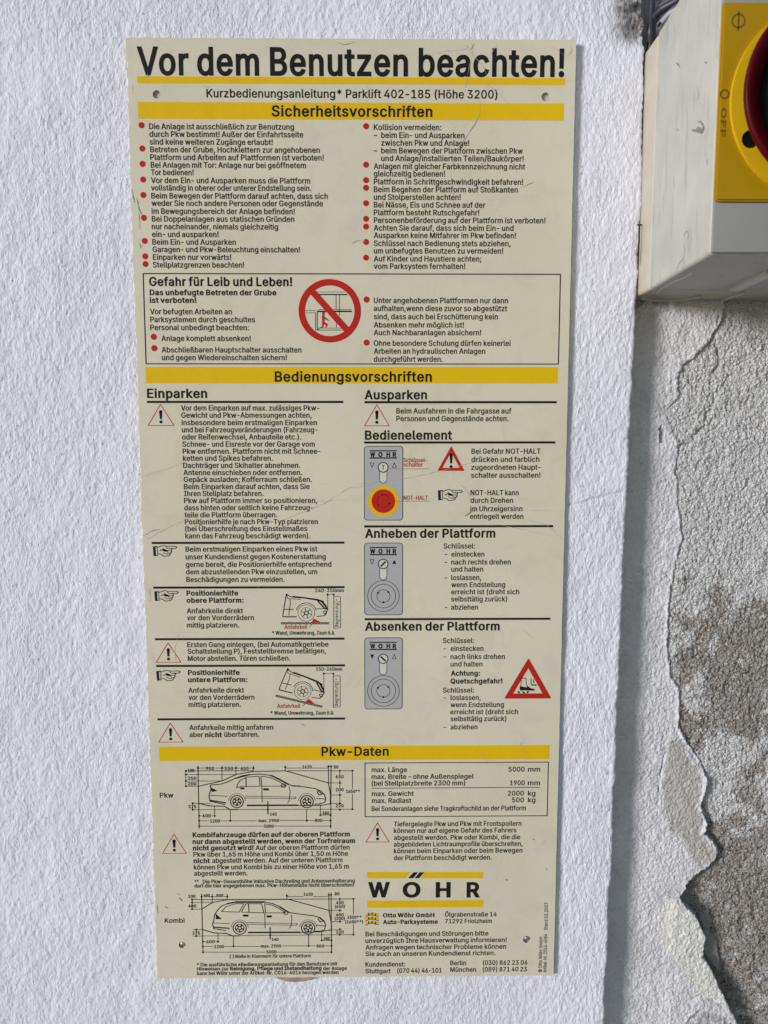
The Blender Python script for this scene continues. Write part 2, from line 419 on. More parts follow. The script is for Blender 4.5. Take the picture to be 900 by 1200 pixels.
# ------------------------------------------------------------------ lettering outlines (400 units = cap height)
GLYPHS = r"""A=377|13 0 158 400 217 400 364 0 311 0 226 238 183 376 193 376 150 238 67 0|86 112 86 156 291 156 291 112
B=359|47 0 47 400 190 400 228 396 259 386 282 369 299 348 310 322 313 294 311 271 304 252 280 225 248 210 248 206 267 202 286 193 303 179 316 160 326 136 329 107 325 78 315 52 297 31 271 14 237 4 194 0|98 45 192 45 233 49 259 63 274 83 279 107 277 127 269 145 257 160 240 171 220 179 98 181|98 224 187 224 227 233 242 243 254 257 262 273 264 293 260 317 246 337 222 351 189 355 98 355
C=401|210 -5 161 1 118 20 82 50 55 91 37 141 32 200 37 259 55 309 82 350 118 380 161 399 210 405 268 397 293 386 316 370 336 352 352 329 364 303 372 274 321 274 306 310 281 337 248 353 210 358 175 354 144 340 118 317 98 286 86 247 81 200 86 153 98 114 118 83 145 60 176 46 210 42 248 47 281 63 306 90 321 126 372 126 364 97 352 71 336 49 316 30 293 15 268 4 240 -3
D=395|172 0 75 0 75 45 169 45 214 49 250 63 278 86 298 117 310 156 314 201 310 246 298 283 279 314 251 337 216 351 174 355 73 355 73 400 177 400 231 394 277 376 314 347 341 308 357 258 363 201 357 143 341 93 313 54 276 24 228 6|98 400 98 0 47 0 47 400
E=329|47 0 47 400 293 400 293 355 98 355 98 225 279 225 279 180 98 180 98 45 295 45 295 0
F=322|47 0 47 400 290 400 290 355 98 355 98 219 272 219 272 174 98 174 98 0
G=409|211 -5 161 1 117 20 81 50 54 91 37 141 32 200 37 259 54 309 81 350 117 380 160 399 208 405 239 403 268 396 294 385 317 369 337 350 353 327 365 302 373 274 321 274 304 309 280 336 248 353 209 358 175 354 144 340 118 317 98 286 86 247 81 200 86 153 98 114 119 83 145 60 176 46 211 42 243 45 271 56 294 73 312 97 323 126 326 159 341 157 222 157 222 201 376 201 376 157 371 111 354 71 329 39 296 15 256 0
H=406|47 0 47 400 98 400 98 227 308 227 308 400 359 400 359 0 308 0 308 182 98 182 98 0
I=236|24 0 24 45 93 45 93 355 24 355 24 400 212 400 212 355 144 355 144 45 212 45 212 0
J=312|146 -5 98 2 59 26 34 63 26 114 26 136 77 136 77 114 81 82 96 58 117 44 146 39 173 44 195 58 209 82 214 114 214 400 264 400 264 114 256 63 231 26 193 2
K=367|82 114 82 170 137 239 286 400 352 400 182 217 179 217|47 0 47 400 98 400 98 0|293 0 148 204 179 243 353 0
L=309|47 0 47 400 98 400 98 45 284 45 284 0
M=494|47 0 47 400 119 400 226 125 253 38 242 38 277 147 374 400 446 400 446 0 397 0 397 290 399 359 403 359 358 229 269 0 225 0 125 252 88 359 93 359 96 229 96 0
N=412|47 0 47 400 107 400 270 144 305 84 325 43 318 42 314 153 314 400 364 400 364 0 304 0 139 260 85 355 94 357 98 229 98 0
O=419|210 -5 161 1 118 20 82 50 55 91 37 141 32 200 37 259 55 309 82 350 118 380 161 399 210 405 259 399 302 380 337 350 365 309 382 259 388 200 382 141 365 91 337 50 302 20 259 1|210 42 244 46 275 60 301 82 321 113 334 153 338 200 334 247 321 287 301 318 275 340 244 354 210 358 176 354 145 340 119 318 99 286 86 247 81 200 86 153 99 113 119 82 145 60 176 46
P=350|47 0 47 400 185 400 227 396 261 383 288 363 306 338 318 307 321 273 318 239 306 209 288 183 261 163 227 150 185 146 86 146 86 191 211 193 234 201 250 214 262 231 269 251 271 273 269 296 262 316 250 332 233 345 211 353 98 355 98 0
Q=419|193 125 246 125 368 -38 315 -38|210 -5 161 1 118 20 82 50 55 91 37 141 32 200 37 259 55 309 82 350 118 380 161 399 210 405 259 399 302 380 337 350 365 309 382 259 388 200 382 141 365 91 337 50 302 20 259 1|210 42 244 46 275 60 301 82 321 113 334 153 338 200 334 247 321 287 301 318 275 340 244 354 210 358 176 354 145 340 119 318 99 286 86 247 81 200 86 153 99 113 119 82 145 60 176 46
R=353|47 0 47 400 186 400 228 396 262 384 288 365 307 341 318 311 322 277 318 243 307 213 288 189 262 171 228 159 186 155 76 155 76 201 212 203 234 210 251 221 262 236 269 255 271 277 269 299 262 318 251 334 234 346 212 353 98 355 98 0|278 0 181 180 238 180 336 0
S=351|176 -7 135 -3 100 7 72 24 50 47 36 75 30 107 82 107 87 86 97 69 112 56 131 46 176 39 202 41 225 47 244 58 259 72 269 90 272 110 269 127 261 141 233 161 144 188 100 205 68 227 48 257 41 293 45 325 59 352 80 375 108 391 141 402 179 405 216 402 249 391 276 375 297 353 310 327 315 297 265 297 257 324 238 344 210 356 177 361 153 358 132 352 114 342 101 329 93 313 90 295 94 277 103 262 133 242 245 207 282 187 310 155 318 134 321 109 317 78 304 50 283 26 254 8 218 -3
T=353|25 355 25 400 328 400 328 355 202 355 202 0 151 0 151 355
U=407|203 -6 159 -2 121 12 90 34 67 63 52 97 47 136 47 400 98 400 98 140 101 113 111 89 126 69 147 53 173 44 203 41 234 44 260 53 281 69 296 89 306 113 309 140 309 400 359 400 359 136 355 97 340 63 317 34 286 12 248 -2
V=377|160 0 13 400 66 400 151 162 195 24 184 24 228 162 310 400 364 400 219 0
W=540|122 0 13 400 65 400 138 114 155 31 149 31 176 154 241 400 299 400 373 114 391 31 384 31 411 154 474 400 526 400 417 0 358 0 289 254 276 308 264 373 275 373 250 254 181 0
X=373|14 0 171 224 171 186 23 400 82 400 176 259 191 230 183 230 214 284 294 400 351 400 203 188 203 226 358 0 300 0 211 130 181 182 192 182 143 102 72 0
Y=371|160 0 160 164 13 400 72 400 151 271 175 230 196 181 176 181 197 230 220 271 300 400 358 400 211 164 211 0
Z=345|33 0 33 37 215 303 268 374 274 357 175 355 32 355 32 400 312 400 312 363 133 101 77 26 71 43 168 45 314 45 314 0
Ä=377|13 0 158 400 217 400 364 0 311 0 226 238 183 376 193 376 150 238 67 0|86 112 86 156 291 156 291 112|245 450 233 452 223 459 216 469 213 482 216 494 223 504 233 511 245 513 257 511 268 504 274 494 277 482 274 469 268 459 257 452|132 450 120 452 110 459 102 469 100 482 102 494 110 504 120 511 132 513 144 511 154 504 161 494 164 482 161 469 154 459 144 452
Ö=419|210 -5 161 1 118 20 82 50 55 91 37 141 32 200 37 259 55 309 82 350 118 380 161 399 210 405 259 399 302 380 337 350 365 309 382 259 388 200 382 141 365 91 337 50 302 20 259 1|210 42 244 46 275 60 301 82 321 113 334 153 338 200 334 247 321 287 301 318 275 340 244 354 210 358 176 354 145 340 119 318 99 286 86 247 81 200 86 153 99 113 119 82 145 60 176 46|267 450 254 452 244 459 237 469 235 482 237 494 244 504 254 511 267 513 279 511 289 504 296 494 298 482 296 469 289 459 279 452|154 450 141 452 131 459 124 469 122 482 124 494 131 504 141 511 154 513 166 511 176 504 183 494 185 482 183 469 176 459 166 452
Ü=407|203 -6 159 -2 121 12 90 34 67 63 52 97 47 136 47 400 98 400 98 140 101 113 111 89 126 69 147 53 173 44 203 41 234 44 260 53 281 69 296 89 306 113 309 140 309 400 359 400 359 136 355 97 340 63 317 34 286 12 248 -2|260 450 248 452 238 459 231 469 228 482 231 494 238 504 248 511 260 513 272 511 283 504 289 494 292 482 289 469 283 459 272 452|147 450 135 452 125 459 118 469 115 482 118 494 125 504 135 511 147 513 159 511 170 504 176 494 179 482 176 469 170 459 159 452
a=306|126 -7 99 -4 74 4 53 17 37 35 27 58 24 85 26 108 34 127 46 141 61 152 99 166 184 178 209 185 215 191 217 202 210 233 189 253 154 260 117 253 92 237 79 215 32 229 45 253 62 272 82 286 105 295 152 302 188 298 225 283 241 270 253 252 262 228 265 198 265 0 217 0 217 41 214 41 198 19 169 1|134 36 159 38 179 46 195 58 207 73 214 90 217 108 217 149 204 143 106 125 81 110 74 98 72 82 80 57 102 41
b=334|180 -6 156 -4 136 3 108 25 93 46 88 46 88 0 41 0 41 400 89 400 89 251 93 251 108 272 135 293 155 300 180 302 215 298 246 283 272 261 291 230 303 192 307 148 303 104 291 66 272 36 246 13 216 -2|173 37 199 40 220 52 236 69 248 92 256 119 258 149 256 179 248 205 237 228 220 245 199 256 173 259 148 256 127 245 110 229 98 207 91 180 89 149 91 118 98 90 110 68 127 51 148 40
c=311|163 -6 125 -2 92 13 65 36 44 67 31 104 27 147 31 191 44 229 65 260 92 283 125 297 163 302 204 297 240 280 267 253 284 218 238 206 228 227 212 244 190 255 163 259 136 255 114 244 97 226 85 203 78 176 76 147 78 119 85 92 97 70 114 52 136 40 163 37 191 41 213 52 229 70 239 92 285 81 268 44 241 17 205 -1
d=334|154 -6 118 -2 88 13 62 36 43 66 31 104 27 148 31 192 43 230 62 261 88 283 119 298 154 302 179 300 199 293 226 272 241 251 244 251 244 400 292 400 292 0 246 0 246 46 241 46 226 25 198 3 179 -4|161 37 186 40 207 51 223 68 235 90 243 118 245 149 243 180 236 207 224 229 207 245 186 256 161 259 135 256 114 245 97 228 85 205 78 179 76 149 78 119 85 92 97 69 114 52 135 40
e=318|167 -6 126 -2 92 13 64 36 44 67 31 104 27 147 31 190 43 228 64 259 90 283 123 297 161 302 209 294 231 283 251 268 268 248 281 222 289 190 292 133 59 133 59 174 266 174 243 159 241 187 234 211 222 231 206 247 186 256 161 260 136 256 115 246 98 231 86 212 78 190 75 140 78 109 87 83 101 63 119 48 141 39 167 36 199 41 224 57 240 83 287 71 278 50 263 31 245 15 222 3 196 -4
f=199|179 298 179 257 5 257 5 298|63 0 63 339 66 363 75 382 89 397 106 408 147 417 191 410 179 368 153 373 134 370 121 362 114 348 111 329 111 0
g=334|163 -118 132 -116 105 -110 65 -87 40 -54 80 -32 96 -52 121 -69 163 -77 196 -72 222 -59 239 -37 245 -5 245 54 241 54 225 33 198 12 179 6 153 4 119 8 89 21 63 42 43 71 31 107 27 150 31 193 43 231 63 261 88 283 119 298 154 302 179 300 199 293 227 272 242 251 246 251 246 298 293 298 293 -7 289 -42 275 -71 255 -92 228 -107 197 -116|161 46 186 50 207 59 224 74 236 95 243 121 246 151 243 181 236 208 224 229 208 246 187 256 161 259 135 256 114 245 97 228 85 206 78 180 76 151 78 122 86 96 98 75 114 60 136 50
h=322|89 178 89 0 41 0 41 400 89 400 89 226 81 226 97 261 120 285 147 298 179 302 207 299 232 290 253 274 268 252 278 224 281 189 281 0 233 0 233 185 228 216 215 239 193 254 165 259 126 250 111 238 99 222 92 202
i=131|41 0 41 298 89 298 89 0|66 348 53 351 42 357 35 368 32 380 35 392 42 403 53 409 66 412 79 409 90 403 97 392 99 380 97 368 90 357 79 351
j=131|41 298 89 298 89 -24 87 -49 80 -71 68 -89 51 -102 29 -110 -8 -112 -8 -68 19 -65 32 -57 39 -42 41 -23|66 348 53 351 42 357 35 368 32 380 35 392 42 403 53 409 66 412 89 403 97 392 99 380 97 368 89 357
k=299|86 107 86 166 95 166 224 298 283 298 145 157 139 157|41 0 41 400 89 400 89 0|231 0 116 146 150 180 293 0
l=149|110 -2 79 3 58 16 46 37 41 66 41 400 89 400 89 78 94 49 102 43 126 41 133 43 142 2
m=479|41 0 41 298 88 298 88 232 85 232 93 254 104 272 135 296 172 304 202 299 226 284 243 261 252 232 246 232 253 252 265 270 299 295 343 304 368 301 391 292 410 278 425 258 435 232 438 201 438 0 390 0 390 199 385 227 372 246 352 256 329 260 310 258 294 251 272 228 264 194 264 0 216 0 216 204 211 227 199 245 180 256 157 260 124 252 110 242 99 227 92 209 89 187 89 0
n=322|89 178 89 0 41 0 41 298 88 298 88 226 81 226 97 261 120 285 147 298 179 302 207 299 232 290 252 274 268 252 278 224 281 189 281 0 233 0 233 185 228 216 215 239 193 254 165 259 126 250 111 238 99 222 92 202
o=326|163 -6 125 -2 92 13 65 36 44 67 31 104 27 147 31 191 44 229 65 260 92 283 125 297 163 302 201 297 235 283 262 260 283 229 295 191 300 147 295 104 283 67 262 36 235 13 201 -2|163 37 190 40 212 52 229 70 241 92 249 119 251 147 249 176 241 203 229 226 212 244 190 255 163 259 136 255 114 244 97 226 85 203 78 176 76 147 78 119 85 92 97 70 114 52 136 40
p=334|41 -112 41 298 88 298 88 251 93 251 108 272 135 293 155 300 180 302 215 298 246 283 272 261 291 230 303 192 307 148 303 104 291 66 272 36 246 13 216 -2 180 -6 156 -4 136 3 108 25 93 46 89 46 89 -112|173 37 199 40 220 52 236 69 248 92 256 119 258 149 256 179 248 205 237 228 220 245 199 256 173 259 148 256 127 245 110 229 98 207 91 180 89 149 91 118 98 90 110 68 127 51 148 40
q=334|292 -112 244 -112 244 46 241 46 226 25 198 3 179 -4 154 -6 118 -2 88 13 62 36 43 66 31 104 27 148 31 192 43 230 62 261 88 283 119 298 154 302 179 300 199 293 226 272 241 251 246 251 246 298 292 298|161 37 186 40 207 51 223 68 235 90 243 118 245 149 243 180 236 207 224 229 207 245 186 256 161 259 135 256 114 245 97 228 85 205 78 179 76 149 78 119 85 92 97 69 114 52 135 40
r=204|41 0 41 298 88 298 88 252 91 252 102 273 120 289 142 299 168 303 191 302 191 253 163 256 143 254 125 247 110 237 99 223 92 206 89 186 89 0
s=287|143 -6 114 -4 88 3 66 14 49 30 36 50 28 74 74 84 83 62 98 47 118 39 143 36 171 39 192 49 206 64 211 81 208 95 200 107 186 116 117 134 82 146 57 164 42 187 37 215 40 240 51 261 68 278 90 291 117 300 147 302 176 300 200 293 219 282 235 267 255 228 211 218 203 234 191 248 173 258 147 261 123 258 103 249 90 235 85 218 88 203 97 191 135 175 180 165 216 152 241 135 256 112 260 84 257 59 246 37 228 19 204 5 176 -4
t=179|160 298 160 257 5 257 5 298|51 370 99 370 99 77 101 60 107 48 118 41 146 40 159 42 168 1 132 -3 98 2 72 17 56 41 51 73
u=322|143 -4 115 -1 90 8 70 24 54 46 45 75 41 109 41 298 89 298 89 113 94 82 108 59 129 44 157 39 178 42 196 49 211 60 223 76 230 96 233 120 233 298 281 298 281 0 234 0 234 72 242 72 225 37 202 13 175 0
v=306|128 0 14 298 66 298 130 122 162 16 145 16 176 122 240 298 292 298 178 0
w=446|108 0 18 298 68 298 105 168 138 32 130 32 162 168 198 298 249 298 300 107 316 32 308 32 341 168 377 298 428 298 338 0 290 0 239 177 217 266 228 266 195 135 156 0
x=298|16 0 135 172 134 134 23 298 79 298 141 199 163 162 138 162 183 240 221 298 277 298 164 133 164 168 281 0 226 0 157 107 136 143 161 143 117 67 72 0
y=306|37 -109 48 -67 82 -70 102 -58 118 -28 128 -1 14 298 66 298 130 122 162 16 144 16 176 122 240 298 292 298 161 -46 139 -84 110 -107 72 -114
z=299|33 0 33 36 200 251 200 254 38 254 38 298 261 298 261 260 99 47 99 44 266 44 266 0
ä=306|126 -7 99 -4 74 4 53 17 37 35 27 58 24 85 26 108 34 127 46 141 61 152 99 166 184 178 209 185 215 191 217 202 210 233 189 253 154 260 117 253 92 237 79 215 32 229 45 253 62 272 82 286 105 295 152 302 188 298 225 283 241 270 253 252 262 228 265 198 265 0 217 0 217 41 214 41 198 19 169 1|134 36 159 38 179 46 195 58 207 73 214 90 217 108 217 149 204 143 106 125 81 110 74 98 72 82 80 57 102 41|205 348 193 351 183 357 176 368 173 380 176 392 183 402 193 409 205 412 218 409 228 402 235 392 237 380 235 368 228 357 218 351|92 348 80 351 70 357 63 368 60 380 63 392 70 402 80 409 92 412 105 409 115 402 122 392 124 380 122 368 115 357 105 351
ö=326|163 -6 125 -2 92 13 65 36 44 67 31 104 27 147 31 191 44 229 65 260 92 283 125 297 163 302 201 297 235 283 262 260 283 229 295 191 300 147 295 104 283 67 262 36 235 13 201 -2|163 37 190 40 212 52 229 70 241 92 249 119 251 147 249 176 241 203 229 226 212 244 190 255 163 259 136 255 114 244 97 226 85 203 78 176 76 147 78 119 85 92 97 70 114 52 136 40|220 348 207 351 197 357 190 368 188 380 190 392 197 402 207 409 220 412 232 409 242 402 249 392 251 380 249 368 242 357 232 351|107 348 94 351 84 357 77 368 75 380 77 392 84 402 94 409 107 412 119 409 129 402 136 392 138 380 136 368 129 357 119 351
ü=322|143 -4 115 -1 90 8 70 24 54 46 45 75 41 109 41 298 89 298 89 113 94 82 108 59 129 44 157 39 178 42 196 49 211 60 223 76 230 96 233 120 233 298 281 298 281 0 234 0 234 72 242 72 225 37 202 13 175 0|218 348 195 357 188 368 186 380 188 392 195 402 206 409 218 412 230 409 240 402 247 392 249 380 247 368 240 357 230 351|105 348 92 351 82 357 75 368 73 380 75 392 82 402 92 409 105 412 117 409 127 402 134 392 136 380 134 368 127 357 117 351
ß=347|96 285 96 0 47 0 47 285 55 337 78 375 112 398 155 405 180 403 205 395 227 382 245 364 257 340 261 309 255 276 243 253 230 235 224 214 227 201 234 190 285 148 308 119 315 101 317 79 314 54 304 33 288 17 267 4 241 -3 212 -5 163 1 129 16 147 58 171 46 209 39 234 42 253 50 265 64 269 82 266 97 259 109 236 131 208 152 184 178 177 195 175 214 181 241 208 278 214 305 209 330 197 347 177 357 155 361 129 356 111 342 100 319
0=356|178 -5 137 1 102 19 74 49 54 89 42 140 38 200 42 260 54 310 75 351 103 381 137 399 178 405 219 399 254 381 282 351 302 310 314 260 319 200 315 140 302 89 282 49 254 19 220 1|178 39 205 44 228 58 246 81 260 113 268 153 270 200 268 247 260 287 246 319 228 342 205 357 178 361 151 357 128 342 110 319 97 287 89 247 86 200 89 153 97 113 110 81 128 58 151 44
1=356|60 0 60 43 307 43 307 0|217 400 217 0 167 0 167 352 68 281 68 336 156 400
2=356|50 0 50 37 184 180 222 222 244 257 252 292 249 312 242 329 230 343 215 353 176 361 154 359 135 352 120 340 109 325 102 306 100 285 52 285 56 318 68 348 87 372 112 390 143 402 177 405 211 402 241 390 265 373 284 350 296 323 300 293 292 250 264 203 210 141 120 48 120 45 306 45 306 0
3=356|171 -5 136 -2 104 8 77 24 55 45 41 72 34 104 86 104 90 84 99 68 113 56 130 47 172 39 216 48 234 58 247 73 256 92 259 114 256 135 248 154 235 171 216 184 190 192 123 195 123 235 226 352 226 355 55 355 55 400 293 400 293 362 166 219 166 227 207 227 242 217 271 199 292 175 305 146 309 114 305 81 291 52 270 28 243 10 209 -2
4=356|31 83 31 125 194 400 244 400 85 130 85 128 325 128 325 83|221 0 221 250 270 250 270 0
5=356|174 -5 140 -2 110 9 85 25 65 47 52 73 47 103 96 103 100 85 108 70 136 47 174 39 197 42 217 51 234 64 247 82 255 103 258 128 255 152 247 174 233 192 216 206 195 215 171 218 132 211 101 193 53 199 75 400 288 400 288 355 118 355 105 237 140 255 180 262 207 260 231 252 253 240 271 224 286 205 298 182 305 156 307 128 303 92 290 59 270 32 243 12 210 -1
6=356|178 -5 143 -1 112 12 86 32 66 59 54 91 50 127 53 157 63 188 108 268 198 400 253 400 119 205 114 205 130 226 154 241 185 247 219 243 248 232 272 213 291 189 302 158 306 123 302 88 289 57 269 31 244 11 213 -1|178 38 200 41 219 49 235 62 247 80 255 100 257 123 255 147 247 168 235 185 219 198 200 206 178 209 156 206 137 198 121 185 108 168 101 148 98 125 101 101 108 80 121 62 137 49 156 41
7=356|76 0 254 352 254 355 49 355 49 400 307 400 307 353 130 0
8=356|178 -5 140 -2 107 9 79 26 58 49 45 76 41 106 43 131 51 153 63 173 79 190 99 201 120 208 120 210 93 222 73 242 60 269 55 299 59 328 71 354 90 375 115 392 144 402 178 405 211 402 241 392 265 375 284 354 296 328 300 299 296 269 283 242 262 222 236 210 236 208 257 201 276 190 292 173 305 153 313 131 315 106 311 76 298 49 277 26 249 9 216 -2|178 39 203 41 224 47 241 58 254 72 262 89 265 109 262 130 253 148 240 164 222 175 201 183 178 185 154 183 133 175 115 164 102 148 94 130 91 109 93 89 101 72 114 58 132 47 153 41|178 228 216 236 230 246 241 260 249 276 251 295 249 314 242 330 231 344 216 353 178 362 139 353 125 344 114 330 107 314 104 295 107 276 114 260 125 246 140 236
9=356|178 405 213 401 244 388 270 368 289 341 302 309 306 273 303 243 293 212 248 132 158 0 103 0 237 195 242 195 226 174 202 159 171 153 137 157 108 168 84 187 65 211 54 242 50 277 54 312 67 343 86 369 112 389 143 401|178 362 156 359 137 351 121 338 109 320 101 300 99 277 101 253 109 232 121 215 137 202 156 194 178 191 200 194 219 202 235 215 247 232 255 252 257 275 255 299 247 320 235 338 219 351 200 359
.=148|75 -3 61 -1 50 7 42 19 39 32 42 46 50 58 61 66 75 68 89 66 100 58 108 46 111 32 108 19 100 7 89 -1
,=148|30 -94 53 56 108 56 66 -94
;=148|30 -94 53 56 108 56 66 -94|81 213 68 216 56 223 48 235 45 249 48 262 56 274 68 282 81 285 95 282 107 274 115 262 117 249 115 235 107 223 95 216
:=148|75 -3 61 -1 50 7 42 19 39 32 42 46 50 58 61 66 75 68 89 66 100 58 108 46 111 32 108 19 100 7 89 -1|75 213 61 216 50 223 42 235 39 249 42 262 50 274 61 282 75 285 89 282 100 274 108 262 111 249 108 235 100 223 89 216
!=154|53 126 50 400 104 400 100 126|77 -3 63 -1 52 7 44 19 41 32 44 46 52 57 63 65 77 68 91 65 102 57 110 46 113 32 110 19 102 7 91 -1
-=356|265 192 265 148 90 148 90 192
–=275|275 192 275 148 0 148 0 192
/=196|185 419 56 -60 11 -60 140 419
(=215|70 162 79 254 103 347 139 424 186 424 150 337 127 246 119 162 126 90 148 13 186 -75 139 -75 109 -17 88 43 74 103
)=215|29 -75 68 14 89 91 96 162 88 246 65 337 29 424 76 424 111 347 136 254 145 162 140 102 127 42 105 -18 76 -75
*=356|158 175 162 260 90 214 70 248 146 287 70 326 90 361 162 315 158 400 197 400 194 315 265 361 285 326 209 287 285 248 265 214 194 260 197 175
+=356|155 27 155 286 201 286 201 27|48 135 48 178 307 178 307 135
©=501|136 200 140 230 152 258 170 282 194 300 222 312 252 316 279 313 304 304 325 290 343 271 355 250 362 225 315 225 307 243 293 258 274 267 252 271 234 268 217 261 191 235 184 218 181 200 184 181 191 164 217 139 234 132 252 129 273 133 291 142 303 157 310 175 358 175 351 150 340 128 323 110 303 96 279 87 252 84 222 88 194 99 170 118 152 141 140 169|250 -6 209 -2 170 10 135 29 104 54 79 85 60 120 48 159 44 200 48 241 60 280 79 315 104 346 135 371 170 390 209 402 250 406 292 402 330 390 365 371 396 346 421 315 440 280 452 241 456 200 452 159 440 120 421 85 396 54 365 29 330 10 292 -2|250 40 282 43 312 53 339 67 363 87 383 111 398 138 407 168 410 200 407 232 398 262 383 289 363 313 339 333 312 347 282 357 250 360 218 357 188 347 161 333 137 313 118 289 103 262 94 232 91 200 94 168 103 138 118 111 137 87 161 67 188 53 218 43
»=317|20 39 125 164 20 290 75 290 182 164 75 39|129 39 234 164 129 290 184 290 291 164 184 39
«=317|132 39 26 164 132 290 187 290 82 164 187 39|241 39 135 164 241 290 296 290 191 164 296 39"""
RAW = {}
for ln in GLYPHS.strip('\n').split('\n'):
    ch, rest = ln[0], ln[2:]
    parts = rest.split('|'); cs = []
    for c in parts[1:]:
        v = list(map(float, c.split())); cs.append([(v[i], v[i+1]) for i in range(0, len(v), 2)])
    RAW[ch] = (float(parts[0]), cs)
_gc = {}
def area(c): return sum(c[i-1][0]*c[i][1]-c[i][0]*c[i-1][1] for i in range(len(c)))/2
def winding(px, py, cs):
    w = 0
    for c in cs:
        for i in range(len(c)):
            x0, y0 = c[i-1]; x1, y1 = c[i]
            if (y0 <= py) != (y1 <= py):
                xx = x0+(py-y0)*(x1-x0)/(y1-y0)
                if xx > px: w += 1 if y1 > y0 else -1
    return w
def glyph(ch, off):
    k = (ch, off)
    if k in _gc: return _gc[k]
    adv, cs = RAW[ch]
    if off:
        big = max(cs, key=lambda c: abs(area(c))); sg = 1 if area(big) > 0 else -1
        new = []
        for c in cs:
            n = len(c); o = []
            for i in range(n):
                a, b, d = c[i-1], c[i], c[(i+1) % n]
                e1 = (b[0]-a[0], b[1]-a[1]); e2 = (d[0]-b[0], d[1]-b[1])
                l1 = math.hypot(*e1) or 1; l2 = math.hypot(*e2) or 1
                n1 = (e1[1]/l1*sg, -e1[0]/l1*sg); n2 = (e2[1]/l2*sg, -e2[0]/l2*sg)
                nx, ny = n1[0]+n2[0], n1[1]+n2[1]; q = nx*nx+ny*ny
                if q < .3: nx, ny, q = n1[0]*1.4, n1[1]*1.4, 2
                s = 2*off/q; ox, oy = nx*s, ny*s
                # keep heights: the letters grow sideways more than upwards
                o.append((b[0]+ox, b[1]+oy*.75))
            new.append(o)
        cs = new
    vs, es = [], []
    for c in cs:
        b = len(vs); vs += [Vector(p) for p in c]; es += [(b+i, b+(i+1) % len(c)) for i in range(len(c))]
    V, E, F, *_ = delaunay_2d_cdt(vs, es, [], 0, 1e-4)
    tris = []
    for f in F:
        cx = sum(V[i].x for i in f)/len(f); cy = sum(V[i].y for i in f)/len(f)
        if winding(cx, cy, cs) != 0: tris.append(tuple(f))
    vv = np.array([(v.x, v.y) for v in V])
    _gc[k] = (adv+off*1.6, vv, tris); return _gc[k]
KERN = {('V','o'):-18,('T','o'):-30,('T','r'):-24,('T','i'):-4,('T','ü'):-20,('W','ö'):-8,('W','a'):-14,('P','a'):-8,('F','a'):-8,('r','a'):-2,('A','u'):0}
def text_tris(s, off):
    x = 0; VV, FF = [], []; n = 0; prev = None
    for ch in s:
        if ch == ' ': x += 125; prev = None; continue
        adv, vv, tr = glyph(ch, off)
        if ch == '-': x -= 26; adv -= 26
        x += KERN.get((prev, ch), 0)
        VV.append(vv+[x, 0]); FF += [tuple(i+n for i in t) for t in tr]; n += len(vv)
        x += adv; prev = ch
    V = np.concatenate(VV); V[:, 0] -= V[:, 0].min()
    return V, FF

class Print:
    """flat print collected in sign millimetres (x right, y down from the upper left corner)"""
    def __init__(s): s.v = []; s.f = []
    def add(s, pts, faces):
        n = len(s.v); s.v += [tuple(p) for p in pts]; s.f += [tuple(i+n for i in t) for t in faces]
    def poly(s, pts):
        vs = [Vector(p) for p in pts]; n = len(pts)
        V, E, F, *_ = delaunay_2d_cdt(vs, [(i, (i+1) % n) for i in range(n)], [], 1, 1e-7)
        s.add([(v.x, v.y) for v in V], F)
    def line(s, pts, w, closed=False):
        pts = list(pts)
        if closed: pts = pts+[pts[0]]
        for k, ((x0, y0), (x1, y1)) in enumerate(zip(pts[:-1], pts[1:])):
            L = math.hypot(x1-x0, y1-y0)
            if L < 1e-6: continue
            ux, uy = (x1-x0)/L*w/2, (y1-y0)/L*w/2
            e = .5 if (k or closed) else 0
            e2 = .5 if (k < len(pts)-2 or closed) else 0
            a = (x0-ux*e, y0-uy*e); b = (x1+ux*e2, y1+uy*e2)
            s.add([(a[0]-uy, a[1]+ux), (b[0]-uy, b[1]+ux), (b[0]+uy, b[1]-ux), (a[0]+uy, a[1]-ux)], [(0, 1, 2, 3)])
    def disc(s, c, r, n=20, ry=None):
        ry = ry or r
        s.add([(c[0]+r*math.cos(2*math.pi*i/n), c[1]+ry*math.sin(2*math.pi*i/n)) for i in range(n)], [tuple(range(n))])
    def ring(s, c, r0, r1, n=28, a0=0, a1=360):
        full = abs(a1-a0) >= 360; m = n if full else n+1
        A = [R(a0+(a1-a0)*i/n) for i in range(m)]
        P = [(c[0]+r0*math.cos(a), c[1]+r0*math.sin(a)) for a in A]+[(c[0]+r1*math.cos(a), c[1]+r1*math.sin(a)) for a in A]
        s.add(P, [(i, (i+1) % m, (i+1) % m+m, i+m) for i in range(n)])
    def text(s, x0, yb, x1, body, cap, off=6, rot=0):
        V, F = text_tris(body.replace('~', ''), off)
        if body[0] == '~': V = V.copy(); V[:, 0] += V[:, 1]*.2
        ky = cap/400.0
        kx = ky*.93 if x1 is None else (x1-x0)/V[:, 0].max()
        X = V[:, 0]*kx; Yy = -V[:, 1]*ky
        if rot == 90: X, Yy = Yy, -X         # reads upwards
        if rot == -90: X, Yy = -Yy, X        # reads downwards
        s.add(list(zip(X+x0, Yy+yb)), F)

LAYER = {}
def emit(name, pr, m, parent, h=0.12, y0=0.0):
    """h in mm above the face at y0; one mesh"""
    if not pr.v: return None
    vs = [(x*.001, y0-h*.001, TOP-y*.001) for x, y in pr.v]
    o = link_mesh(name, vs, [tuple(reversed(f)) for f in pr.f], m, parent)
    return o

